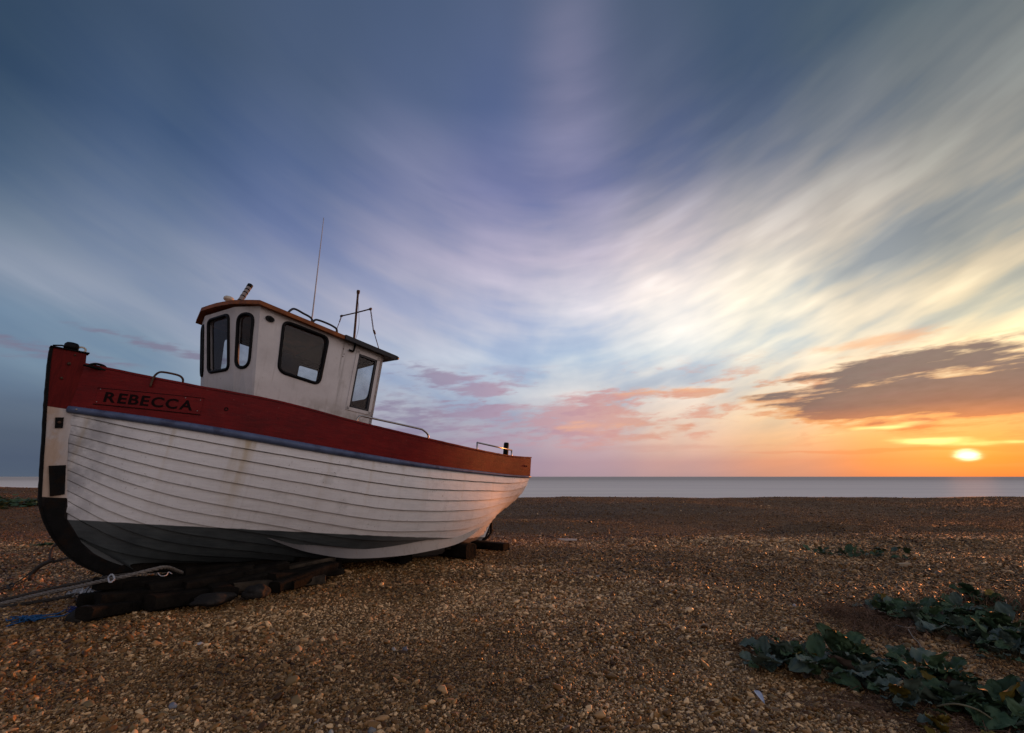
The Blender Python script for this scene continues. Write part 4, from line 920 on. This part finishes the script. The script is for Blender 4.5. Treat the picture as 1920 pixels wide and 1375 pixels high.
# ------------------------------------------------------------------ things round the keel
BW = boat.matrix_basis.copy() if False else (Matrix.Translation((-4.55, 5.65, .2)) @ Matrix.Rotation(rad(47), 4, 'Z') @ Matrix.Rotation(rad(6), 4, 'Y'))
AFT = Vector((math.cos(rad(47)), math.sin(rad(47)), 0)); PORT = Vector((math.sin(rad(47)), -math.cos(rad(47)), 0))
def bpt(x, port, z): p = Vector((-4.55, 5.65, 0))+AFT*x+PORT*port; return Vector((p.x, p.y, z))
def timber(name, c, s, yaw, tilt, m, label, cat, group, bev=.012, jit=.012, roll=0.):
    b = bmesh.new(); L_, W_, H_ = s
    # a sawn baulk with worn, slightly wandering edges
    n_ = max(4, int(L_/.16)); rings = []
    seed = random.uniform(0, 50)
    for i in range(n_+1):
        x = -L_/2+L_*i/n_; ring = []
        k = [(-.5, -.5), (-.42, -.56), (.42, -.56), (.5, -.5), (.55, -.4), (.55, .4), (.5, .5), (.4, .56), (-.4, .56), (-.5, .5), (-.55, .4), (-.55, -.4)]
        for j, (a, c_) in enumerate(k):
            w_ = mnoise.noise((i*.6, j*1.3, seed))*jit; ring.append(b.verts.new((x+(mnoise.noise((j*2.1, i, seed+9))*.03 if i in (0, n_) else 0), a*W_*.9+w_, c_*H_*.88+w_*.8)))
        rings.append(ring)
    for A, B_ in zip(rings, rings[1:]):
        for j in range(12): b.faces.new((A[j], A[(j+1) % 12], B_[(j+1) % 12], B_[j]))
    b.faces.new(rings[0][::-1]); b.faces.new(rings[-1])
    o = obj(name, b, m, None, False); o.location = c; o.rotation_euler = (rad(roll), rad(tilt), rad(yaw))
    for p_ in o.data.polygons: p_.use_smooth = True
    o.data.set_sharp_from_angle(angle=rad(40))
    return tag(o, label, cat, group)
G1 = 'old timbers lying under the boat'
TB = [  # x aft, port, z, length, width, height, yaw offset, tilt, material, label
 (.42, .20, .075, 1.5, .22, .16, 88, 0, 'darkwood', 'tarred crosswise baulk carrying the forefoot, nearest the bow'),
 (1.15, .35, .07, 1.7, .20, .15, 84, 0, 'darkwood', 'dark crosswise sleeper behind the forefoot baulk, under the second rope end'),
 (.85, .98, .05, .85, .20, .14, 14, 4, 'darkwood', 'long black timber along the front edge of the pile under the bow'),
 (1.75, .95, .055, 1.0, .15, .10, -6, 2, 'wood', 'greyish worn timber end at the front right of the dark pile'),
 (1.35, .75, .17, 1.15, .17, .09, 10, -3, 'darkwood', 'dark plank lying on top of the two crosswise sleepers'),
 (2.15, .62, .16, .80, .16, .075, -3, -5, 'wood', 'pale brown board end propped under the bilge, upper of the two'),
 (2.22, .72, .085, .52, .13, .07, 4, -2, 'wood', 'short pale block below the propped board under the bilge'),
 (2.55, .0, .08, 1.3, .22, .17, 92, 0, 'darkwood', 'heavy crosswise baulk under the middle of the keel'),
 (.25, .98, .05, .75, .18, .10, 35, 6, 'darkwood', 'slanting black timber at the left tip of the pile'),
 (4.62, .10, .11, 1.72, .24, .22, 96, 0, 'darkwood', 'thick round-cornered baulk with rusty end under the stern, nearer of the two'),
 (5.55, -.10, .06, 1.75, .20, .13, 101, 0, 'darkwood', 'low black sleeper farthest aft beneath the rudder iron'),
 (3.7, .0, .08, 1.2, .22, .16, 94, 0, 'darkwood', 'dark crosswise baulk in the shade under the bilge keel'),
]
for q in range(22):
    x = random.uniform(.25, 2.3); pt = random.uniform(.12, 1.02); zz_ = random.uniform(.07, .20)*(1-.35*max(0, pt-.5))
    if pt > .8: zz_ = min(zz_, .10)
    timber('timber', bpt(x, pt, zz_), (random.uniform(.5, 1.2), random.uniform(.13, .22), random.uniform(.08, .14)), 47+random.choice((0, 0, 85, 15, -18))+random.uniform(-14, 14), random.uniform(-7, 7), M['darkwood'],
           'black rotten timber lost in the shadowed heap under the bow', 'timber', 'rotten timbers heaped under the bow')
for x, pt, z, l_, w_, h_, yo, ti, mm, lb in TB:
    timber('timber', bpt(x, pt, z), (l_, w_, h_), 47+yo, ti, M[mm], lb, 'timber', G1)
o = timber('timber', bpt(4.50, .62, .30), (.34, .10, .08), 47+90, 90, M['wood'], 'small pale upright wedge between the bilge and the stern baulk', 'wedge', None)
def rock(name, c, s, m, label, cat, group=None, seed=0., sub=3, yaw=0., rug=0.):
    b = bmesh.new(); bmesh.ops.create_icosphere(b, subdivisions=sub, radius=1)
    for v in b.verts:
        n_ = mnoise.noise(v.co*1.1+Vector((seed, 0, 0)))*(.35+rug)+abs(mnoise.noise(v.co*2.1+Vector((seed, 0, 3))))*rug*-.8+mnoise.noise(v.co*3+Vector((0, seed, 0)))*.10
        v.co = Vector((v.co.x*s[0], v.co.y*s[1], v.co.z*s[2]))*(1+n_)
    o = obj(name, b, m, None, True); o.location = c; o.rotation_euler = (0, 0, yaw); return tag(o, label, cat, group)
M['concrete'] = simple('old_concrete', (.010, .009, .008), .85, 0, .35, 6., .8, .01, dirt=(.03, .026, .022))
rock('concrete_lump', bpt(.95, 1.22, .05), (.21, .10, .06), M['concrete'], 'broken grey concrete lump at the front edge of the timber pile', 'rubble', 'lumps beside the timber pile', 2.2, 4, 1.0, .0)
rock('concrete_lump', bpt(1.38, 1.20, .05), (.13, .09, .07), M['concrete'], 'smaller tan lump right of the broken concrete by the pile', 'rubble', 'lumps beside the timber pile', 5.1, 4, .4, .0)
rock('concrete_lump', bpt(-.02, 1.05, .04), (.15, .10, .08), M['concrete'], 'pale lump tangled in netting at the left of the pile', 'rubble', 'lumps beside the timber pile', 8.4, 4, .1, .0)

def rope(name, pts, r, m, label, cat, n_=10, strands=3, lay=None, group=None, parent=None):
    path = smooth_path(pts, n_); lay = lay or r*9
    b = bmesh.new(); d = 0.; pr_ = path[0]; hel = [[] for _ in range(strands)]
    dense = []
    step = r*1.0
    for a, c in zip(path, path[1:]):
        k = max(1, int((c-a).length/step))
        for j in range(k): dense.append(a.lerp(c, j/k))
    dense.append(path[-1]); N = len(dense)
    for i, p in enumerate(dense):
        t = (dense[min(N-1, i+1)]-dense[max(0, i-1)]).normalized(); n1 = t.cross(Vector((0, 0, 1))).normalized(); n2 = t.cross(n1)
        d += (p-pr_).length; pr_ = p
        w = Vector([mnoise.noise((i*.02, q, 1.))*r*.7 for q in (1., 2., 3.)])
        for s in range(strands):
            a = 2*math.pi*(d/lay+s/strands); hel[s].append(p+w+(n1*math.cos(a)+n2*math.sin(a))*r*.52)
    for h in hel: add_tube(b, h, r*.56, 6)
    o = obj(name, b, m, parent, True)
    return tag(o, label, cat, group) if label else o
A_ = lambda u, v, h=0.: spot(u, v, h)
rope('mooring_rope', [A_(-130, 1163, .03), A_(0, 1133, .04), A_(70, 1116, .11), A_(140, 1101, .20), A_(190, 1089, .27), A_(235, 1080, .32), A_(285, 1068, .35), A_(312, 1064, .34), A_(335, 1072, .24), A_(360, 1082, .12)], .019, M['rope'],
     'thick frayed grey rope leading out from under the forefoot', 'rope', 8)
rope('mooring_rope', [A_(-130, 1147, .04), A_(0, 1126, .06), A_(60, 1112, .11), A_(120, 1098, .18), A_(175, 1087, .25), A_(207, 1081, .29), A_(250, 1076, .28)], .014, M['darkrope'],
     'thinner dark rope running just above the thick frayed rope', 'rope', 8)
rope('mooring_rope', [A_(-60, 1150, .02), A_(0, 1139, .02), A_(60, 1130, .02), A_(110, 1122, .03), A_(150, 1112, .05)], .016, M['darkrope'], 'slack black rope lying on the shingle below the thick frayed rope', 'rope', 6)
kn = rope('rope_whipping', [A_(203, 1083, .30), A_(210, 1077, .32), A_(215, 1086, .31), A_(206, 1092, .29), A_(203, 1083, .30)], .008, M['rag'], 'pale twine knot tied round the thick frayed rope', 'twine', 5, 2)
rope('hook_line', [A_(296, 1074, .33), A_(302, 1080, .32), A_(312, 1079, .32), A_(316, 1073, .33), A_(322, 1076, .32)], .004, M['rag'], 'short white line end curling under the thick rope end', 'twine', 5, 2)
# strop through the stem foot with its lashing
sp0 = bpt(-.02, .02, 0)
strop = rope('stem_strop', [A_(112, 1018, .50), A_(101, 1025, .44), A_(96, 1038, .38), A_(95, 1050, .33), A_(104, 1053, .31), A_(118, 1049, .33), A_(132, 1045, .36)], .015, M['darkrope'], 'black rope loop hanging from the foot of the stem', 'rope', 6, 3)
rope('lashing', [A_(99, 1050, .33), A_(85, 1056, .28), A_(72, 1064, .22), A_(62, 1075, .15), A_(56, 1087, .09)], .024, M['darkrope'], 'thick dark lashing bundle below the stem loop', 'rope', 6, 4)
rope('anchor_line', [A_(82, 1057, .27), A_(60, 1072, .17), A_(35, 1090, .08), A_(10, 1100, .03), A_(-60, 1122, .02)], .008, M['darkrope'], 'upper of two thin lines led from the lashing to the left', 'rope', 6, 2)
rope('anchor_line', [A_(66, 1070, .18), A_(48, 1088, .08), A_(22, 1100, .03), A_(0, 1107, .02), A_(-60, 1130, .02)], .008, M['darkrope'], 'lower of two thin lines led from the lashing to the left', 'rope', 6, 2)
rope('anchor_knot', [A_(16, 1098, .04), A_(24, 1094, .05), A_(28, 1100, .04), A_(18, 1104, .03), A_(14, 1098, .04)], .012, M['darkrope'], 'small dark knot where the two thin lines meet', 'rope', 5, 3)
# blue twine
b = bmesh.new()
for q in range(9):
    pts = []; x0, y0 = 40+random.uniform(-22, 25), 1161+random.uniform(-3, 4)
    for k in range(9): pts.append(A_(x0+k*random.uniform(2, 6)-14, y0-k*.55+random.uniform(-3.2, 3.2), random.uniform(.012, .05)))
    add_tube(b, smooth_path(pts, 5), .0045, 5)
add_tube(b, smooth_path([A_(12, 1175, .015), A_(40, 1166, .02), A_(70, 1160, .03), A_(95, 1157, .02), A_(120, 1154, .02), A_(133, 1146, .03), A_(128, 1150, .02)], 6), .006, 6)
add_tube(b, smooth_path([A_(20, 1168, .015), A_(60, 1157, .03), A_(90, 1153, .02), A_(110, 1150, .02), A_(122, 1143, .03)], 6), .005, 6)
tag(obj('blue_twine', b, M['bluerope'], None, True), 'tangle of bright blue fishing twine on the shingle near the ropes', 'twine')
b = bmesh.new()
for q in range(5):
    pts = [A_(135+random.uniform(-10, 20), 1142+random.uniform(-5, 6), random.uniform(.01, .05)) for k in range(7)]
    add_tube(b, smooth_path(pts, 5), .004, 5)
tag(obj('blue_twine', b, simple('dark_blue_twine', (.008, .02, .11), .8), None, True), 'small navy twine tangle beside the white rag', 'twine')
# rag: crumpled sheet
def cloth(name, c, w_, l_, yaw, m, label, cat, amp=.05, seed=0.):
    vs, fs = [], []; n_ = 12
    for i in range(n_+1):
        for j in range(n_+1):
            x, y = (i/n_-.5)*w_, (j/n_-.5)*l_
            z = abs(mnoise.noise((i*.35+seed, j*.35, seed)))*amp*2+mnoise.noise((i*.9, j*.9, seed))*amp*.4
            vs.append((x+mnoise.noise((i*.4, j*.5, 9+seed))*w_*.25, y+mnoise.noise((i*.5, j*.4, 5+seed))*l_*.2, max(.006, z)))
    fs = [(i*(n_+1)+j, (i+1)*(n_+1)+j, (i+1)*(n_+1)+j+1, i*(n_+1)+j+1) for i in range(n_) for j in range(n_)]
    o = pyobj(name, vs, fs, m, None, True); o.location = c; o.rotation_euler = (0, 0, yaw)
    o.modifiers.new('thickness', 'SOLIDIFY').thickness = .004
    return tag(o, label, cat)
cloth('plastic_rag', A_(152, 1117, .02), .20, .13, .3, M['rag'], 'crumpled white plastic rag lying beneath the thick rope', 'rag', .07, 2.)
cloth('net_scrap', A_(188, 1122, .03), .34, .26, .8, simple('grey_net', (.07, .07, .075), .9, 0, .4, 30., .8, .01), 'torn grey netting scrap at the left end of the timber pile', 'netting', .07, 6.)
rope('tie_line', [A_(178, 1092, .15), A_(166, 1104, .09), A_(158, 1118, .04), A_(148, 1133, .02)], .006, M['darkrope'], 'thin black cord hanging down beside the white rag', 'rope', 5, 2)

# ------------------------------------------------------------------ sea kale
def f_leaf(c1, c2):
    def f(t, p):
        n = nz(t, objc(t), 14., 4., .6); oi = t.nodes.new('ShaderNodeObjectInfo')
        c = mixc(t, n.sstep(.3, .7), c1, c2)
        c = mixc(t, X(t, oi.outputs['Random'])*.5, c, tuple(k*.55 for k in c1))
        setc(t, p, c); p.inputs['Roughness'].default_value = .65; p.inputs['Specular IOR Level'].default_value = .2
        bumpn(t, p, nz(t, objc(t), 45., 3., .6), .5, .004)
    return f
M['leaf'] = mat('kale_leaf', f_leaf((.036, .076, .034), (.078, .125, .064)))
M['leafblue'] = mat('kale_leaf_bluish', f_leaf((.062, .098, .074), (.13, .17, .135)))
M['leafyellow'] = mat('kale_leaf_yellow', f_leaf((.11, .085, .012), (.19, .135, .025)))
M['leafdry'] = mat('kale_leaf_dry', f_leaf((.09, .06, .045), (.17, .12, .09)))
M['stalk'] = simple('kale_stalk', (.13, .12, .07), .6, 0, .3, 12.)
M['twig'] = simple('dry_twig', (.15, .092, .060), .9, 0, .75, 9., spec=.1)
def leaf_mesh(seed, L_=.14, W_=.135, lobes=5, cup=.35, curl=.4):
    """a fleshy lobed leaf: midrib along +x, crinkled margin"""
    r_ = random.Random(seed); na, nr = 30, 5; vs = [(0., 0., 0.)]; ph = r_.uniform(0, 6)
    vs = []
    nu_, nv_ = 12, 9
    for i in range(nu_+1):
        s = i/nu_
        half = W_*.5*(math.sin(math.pi*min(1, (s*.93+.05)))**.5)*(1-.15*s)
        half *= 1+.06*math.sin(s*math.pi*lobes+ph)+.06*math.sin(s*27+ph*2)
        for j in range(nv_+1):
            t = (j/nv_-.5)*2
            x = s*L_; y = t*half
            if i == nu_: x += L_*.04*math.cos(t*6+ph)
            z = cup*abs(t)**1.6*half*.9 - curl*(s**2)*L_*.55
            z += math.sin(s*15+t*4+ph)*abs(t)**1.5*half*.15+math.sin(s*9-t*7+ph)*.005
            z += mnoise.noise((s*5+seed, t*3, 0))*.012
            vs.append((x, y, z))
    fs = [(i*(nv_+1)+j, (i+1)*(nv_+1)+j, (i+1)*(nv_+1)+j+1, i*(nv_+1)+j+1) for i in range(nu_) for j in range(nv_)]
    me = bpy.data.meshes.new('leaf'); me.from_pydata(vs, [], fs); me.shade_smooth(); return me
LM = {}
for key in ('leaf', 'leafblue', 'leafyellow', 'leafdry'):
    LM[key] = []
    for s in range(6):
        m_ = leaf_mesh(s+hash_ if False else s+{'leaf': 0, 'leafblue': 20, 'leafyellow': 40, 'leafdry': 60}[key], lobes=4+s % 3, cup=.2+.12*(s % 3), curl=.15+.16*(s % 4)); m_.materials.append(M[key]); LM[key].append(m_)
GA = 'sea kale plants in the front row'; GB = 'sea kale plants in the second row'; GC = 'distant sea kale on the shingle terrace'
def kale(u, v, n_, spread, size, label, group, seed, yaw0=None, yellow=.025, blue=.35, dry=.08, flat=.5, wide=1.6):
    r_ = random.Random(seed); g = spot(u, v, 0.); g.z = float(ground_h(g.x, g.y)); size *= .86
    root = empty('sea_kale', g); tag(root, label, 'plant', group)
    b = bmesh.new(); yaw0 = r_.uniform(0, 6) if yaw0 is None else yaw0
    for i in range(int(n_*(1.95 if group == GB else 1.55)) if group != GC else n_):
        a = r_.uniform(0, 2*math.pi); d = spread*math.sqrt(r_.random())*r_.uniform(.5, 1.1)
        base = Vector((math.cos(a)*d*wide, math.sin(a)*d*.7, 0)); base.rotate(Matrix.Rotation(yaw0, 3, 'Z'))
        k = r_.random(); key = 'leafyellow' if k < yellow else 'leafdry' if k < yellow+dry else 'leafblue' if k < yellow+dry+blue else 'leaf'
        h = (r_.uniform(.015, .10) if key != 'leafdry' else .015)*size*(1.25-d/spread*.5)+.01
        o = bpy.data.objects.new('leaf', r_.choice(LM[key])); COL.objects.link(o); o.parent = root
        o.location = base+Vector((0, 0, h)); s = size*(r_.uniform(.38, 1.0) if r_.random() > .14 else r_.uniform(1.1, 1.5))
        el_ = r_.uniform(-.75, .15)
        if r_.random() < .18: el_ = r_.uniform(-1.4, -.8)
        o.rotation_euler = (r_.uniform(-.5, .5), el_, a+yaw0+r_.uniform(-.9, .9)); o.scale = (s, s*r_.uniform(.8, 1.15), s)
        add_tube(b, smooth_path([base*.55+Vector((0, 0, -.01)), base*.8+Vector((0, 0, h*.9)), base+Vector((0, 0, h))], 3), .0035*size, 5)
    obj('stalk', b, M['stalk'], root, True)
    return root
kale(1425, 1246, 14, .10, .95, 'bluish sea kale at the left tip of the front row', GA, 1, blue=.7)
kale(1478, 1238, 22, .15, 1.1, 'sea kale with one big pale folded leaf, second in the front row', GA, 2, blue=.6)
kale(1530, 1262, 22, .16, 1.0, 'sea kale with yellowing leaves low in the front row', GA, 3, yellow=.10)
kale(1585, 1232, 24, .16, 1.15, 'bright green sea kale at the top of the front row', GA, 4, blue=.1)
kale(1622, 1272, 22, .17, 1.05, 'dusty blue sea kale trailing down in the middle of the front row', GA, 5, blue=.6)
kale(1690, 1320, 14, .13, 1.0, 'small drooping blue-green sea kale below the front row', GA, 6, blue=.6)
kale(1725, 1270, 24, .17, 1.2, 'sea kale with a large rounded leaf right of the middle of the front row', GA, 7, blue=.4)
kale(1790, 1315, 28, .18, 1.05, 'dense dark sea kale near the lower right of the front row', GA, 8)
kale(1850, 1330, 28, .18, 1.05, 'dark green sea kale beside the frame edge in the front row', GA, 9)
kale(1905, 1352, 22, .16, 1.0, 'sea kale at the right end of the front row', GA, 10)
kale(1795, 1385, 9, .09, .95, 'yellow sea kale leaves at the bottom of the picture', GA, 11, yellow=.6, dry=.1)
kale(1975, 1375, 22, .18, 1.0, 'sea kale beyond the right end of the front row', GA, 12)
kale(1655, 1150, 12, .14, .9, 'small dark sea kale at the left tip of the second row', GB, 21)
kale(1700, 1152, 26, .22, 1.05, 'sea kale with two bright leaf tips in the second row', GB, 22)
kale(1750, 1168, 30, .24, 1.0, 'broad dark sea kale mound left of the middle of the second row', GB, 23, blue=.2)
kale(1790, 1152, 24, .22, 1.0, 'sea kale behind the dark mound in the second row', GB, 24, blue=.15)
kale(1815, 1192, 30, .24, 1.0, 'sea kale sprawling forward in the middle of the second row', GB, 25, blue=.25)
kale(1850, 1140, 16, .15, 1.25, 'taller upright sea kale clump in the second row', GB, 26, blue=.1, yellow=.06)
kale(1872, 1182, 28, .24, 1.0, 'sea kale with a yellow leaf right of the tall clump', GB, 27, blue=.2)
kale(1895, 1222, 26, .22, .95, 'bluish sea kale lowest in the second row', GB, 28, blue=.5)
kale(1950, 1215, 30, .26, 1.0, 'sea kale at the right frame edge of the second row', GB, 29)
kale(1545, 1040, 16, .22, .8, 'far sea kale, left end of the distant patch', GC, 41, blue=.1)
kale(1590, 1042, 20, .26, .8, 'far sea kale beside the left end of the distant patch', GC, 42, blue=.1)
kale(1630, 1044, 18, .24, .75, 'far sea kale in the middle of the distant patch', GC, 43, blue=.2)
kale(1682, 1038, 14, .20, .75, 'far sea kale standing apart at the right of the distant patch', GC, 44, blue=.5)
kale(1690, 1048, 10, .16, .6, 'low far sea kale in front of the right distant plant', GC, 45, blue=.3)
# far left strip of low plants: one mass of leaves
def strip(u0, u1, v0, n_, size, name, label, seed, hgt=.12, m='leaf', dep=.6):
    r_ = random.Random(seed); b = bmesh.new()
    for i in range(n_):
        u = r_.uniform(u0, u1); g = spot(u, v0, 0.); g.y += r_.gauss(0, dep); g.z = float(ground_h(g.x, g.y))+r_.random()*hgt*(.4+.6*abs(mnoise.noise((u*.03, seed, 0)))*2)
        s = size*r_.uniform(.5, 1.2); q = Matrix.Rotation(r_.uniform(0, 6), 3, 'Z') @ Matrix.Rotation(r_.uniform(-1, 1), 3, 'X')
        vs = [b.verts.new(g+q @ Vector(p)*s) for p in ((-.5, -.3, 0), (.5, -.25, .1), (.6, .3, .05), (-.4, .35, .12))]
        b.faces.new(vs)
    return tag(obj(name, b, M[m]), label, None, None, 'stuff')
strip(-160, 78, 949, 900, .22, 'ground_cover', 'low dark green plants on the far shingle left of the stem', 3, .35, dep=1.0)
strip(55, 100, 1021, 60, .07, 'ground_cover', 'thin green sprigs on the shingle behind the stem', 5, .04, dep=.08)
# dry twig tangles
def twigs(name, u, v, n_, sx, sy, h, label, seed):
    r_ = random.Random(seed); b = bmesh.new(); g = spot(u, v, 0.)
    for i in range(int(n_*.8)):
        c = g+Vector((r_.gauss(0, sx), r_.gauss(0, sy), 0)); c.z = float(ground_h(c.x, c.y))
        a = r_.uniform(0, 6.28); l_ = r_.uniform(.06, .26); pts = []
        for k in range(4):
            f = k/3; pts.append(c+Vector((math.cos(a)*l_*f+r_.uniform(-.012, .012), math.sin(a)*l_*f+r_.uniform(-.012, .012), h*1.3*math.sin(f*2.4+.3)*r_.uniform(.3, 1.1))))
        add_tube(b, pts, r_.choice((.001, .0014, .0026)), 3)
    return tag(obj(name, b, M['twig']), label, None, None, 'stuff')
twigs('dry_brush', 1612, 1158, 420, .16, .22, .07, 'brown dry brush left of the second row of kale', 1)
twigs('dry_brush', 1660, 1180, 260, .20, .12, .06, 'brown dry brush in front of the second row of kale', 2)
twigs('dry_brush', 1900, 1150, 500, .22, .30, .12, 'reddish dry brush behind the right end of the second row', 3)
twigs('dry_brush', 1440, 1215, 260, .10, .10, .05, 'dry brush above the left tip of the front row of kale', 4)
twigs('dry_brush', 1650, 1320, 300, .22, .10, .035, 'withered stems below the front row of kale', 5)
twigs('dry_brush', 1850, 1368, 240, .20, .08, .05, 'pale withered stems at the bottom right corner', 6)
def stick(pts, r, m, label):
    b = bmesh.new(); add_tube(b, smooth_path(pts, 5), r, 6); return tag(obj('dry_stalk', b, m, None, True), label, 'stalk', 'bare stalks among the kale')
M['bone'] = simple('bleached_stalk', (.24, .20, .16), .8, 0, .2, 20.)
stick([A_(1650, 1145, .02), A_(1668, 1155, .03), A_(1688, 1163, .02)], .0035, M['bone'], 'pale stalk leaning left of the second row')
stick([A_(1703, 1180, .05), A_(1712, 1195, .04), A_(1722, 1205, .03), A_(1731, 1220, .01)], .0035, M['bone'], 'forked bleached stalk below the second row')
stick([A_(1680, 1172, .03), A_(1695, 1176, .05), A_(1714, 1178, .04)], .003, M['bone'], 'short level stalk at the foot of the second row')
stick([A_(1790, 1130, .05), A_(1800, 1133, .07), A_(1815, 1140, .03)], .005, M['bone'], 'thick pinkish stalk behind the dark kale mound')
stick([A_(1912, 1185, .02), A_(1914, 1165, .10), A_(1918, 1150, .17)], .004, M['bone'], 'upright pale stalk by the right frame edge')
stick([A_(1886, 1125, .16), A_(1893, 1155, .09), A_(1902, 1180, .02)], .003, M['bone'], 'thin upright stalk in the reddish brush')
stick([A_(1690, 1270, .04), A_(1712, 1285, .05), A_(1730, 1301, .04)], .003, M['bone'], 'pale stalk crossing the middle of the front row')
stick([A_(1676, 1310, .03), A_(1680, 1290, .09), A_(1695, 1277, .11), A_(1715, 1276, .10)], .006, M['stalk'], 'curved green stalk of the large rounded leaf')
stick([A_(1755, 1325, .05), A_(1790, 1320, .09), A_(1830, 1330, .08), A_(1862, 1350, .03)], .005, M['stalk'], 'long arching green stalk at the lower right')
stick([A_(1720, 1338, .02), A_(1745, 1352, .03), A_(1775, 1368, .02)], .005, M['bone'], 'thick bleached stalk at the bottom edge')

# ------------------------------------------------------------------ odd things on the shingle
def feather(c, L_, yaw, m, label):
    vs, fs = [], []; n_ = 14
    for i in range(n_+1):
        s = i/n_; w_ = L_*.075*math.sin(math.pi*min(1, s*.85+.12))**.8*(1 if s > .2 else s*5)
        for j, t in enumerate((-1, -.08, .08, 1)): vs.append((s*L_, t*w_, .012+.02*math.sin(s*2.6)+.006*abs(t)))
    fs = [(i*4+j, i*4+4+j, i*4+5+j, i*4+1+j) for i in range(n_) for j in range(3)]
    o = pyobj('feather', vs, fs, m, None, True); o.location = c; o.rotation_euler = (.2, 0, yaw); return tag(o, label, 'feather')
f1 = A_(1417, 1300, .01); f2 = A_(1431, 1321, .01)
feather(f1, (f2-f1).length*1.35, math.atan2(f2.y-f1.y, f2.x-f1.x), simple('white_feather', (.50, .52, .58), .6, 0, .1, 20.), 'single white feather on the shingle left of the front kale')
def pebble(u, v, s, c, label, seed, cat='pebble'):
    g = A_(u, v, 0); h = float(ground_h(g.x, g.y))+s[2]*.7
    m = simple('stone', c, .5, 0, .2, 12., .3, .003)
    return rock('pebble', Vector((g.x, g.y, h)), s, m, label, cat, None, seed, 3, random.uniform(0, 3))
pebble(325, 1318, (.028, .020, .017), (.20, .21, .24), 'smooth blue-grey oval pebble, largest at the lower left', 1.)
pebble(651, 1343, (.034, .014, .010), (.16, .09, .05), 'long brown flat pebble near the bottom left of centre', 2.)
pebble(598, 1344, (.032, .011, .010), (.30, .23, .17), 'long pale buff pebble left of the brown flat one', 3.)
pebble(375, 1205, (.022, .017, .013), (.40, .38, .36), 'white rounded pebble below the timber pile', 4.)
pebble(343, 1204, (.024, .014, .012), (.24, .24, .22), 'grey pebble just left of the white rounded one', 5.)
pebble(738, 1223, (.034, .014, .012), (.36, .32, .27), 'pale chunk of flint on the open shingle', 6.)
pebble(760, 1224, (.020, .018, .016), (.13, .13, .15), 'dark round pebble right of the pale flint chunk', 7.)
pebble(621, 1368, (.030, .012, .014), (.42, .40, .34), 'sharp white shell fragment at the bottom edge', 8., 'shell')
pebble(697, 1365, (.022, .018, .016), (.17, .165, .16), 'grey pebble at the bottom edge right of the shell', 9.)
pebble(1540, 1117, (.042, .026, .010), (.50, .33, .16), 'pale orange shell lying alone before the kale', 10., 'shell')
pebble(1122, 1085, (.030, .020, .012), (.42, .36, .30), 'small pale stone alone on the middle shingle', 11.)
pebble(1490, 1137, (.022, .014, .012), (.46, .44, .45), 'small white pebble left of the dry brush', 12.)
timber('driftwood', A_(1064, 1015, .0)+Vector((0, 0, .03)), (.36, .12, .03), 8, 2, simple('bleached_board', (.42, .38, .34), .8, 0, .2, 9.), 'small bleached board on the edge of the shingle terrace', 'board', None, jit=.006)
timber('driftwood', A_(1694, 1061, .0)+Vector((0, 0, .02)), (.24, .06, .03), 20, 0, simple('buff_stick', (.33, .25, .16), .8, 0, .2, 9.), 'short buff stick in front of the distant kale patch', 'stick', None, jit=.006)
# odd wrack along the terrace edge
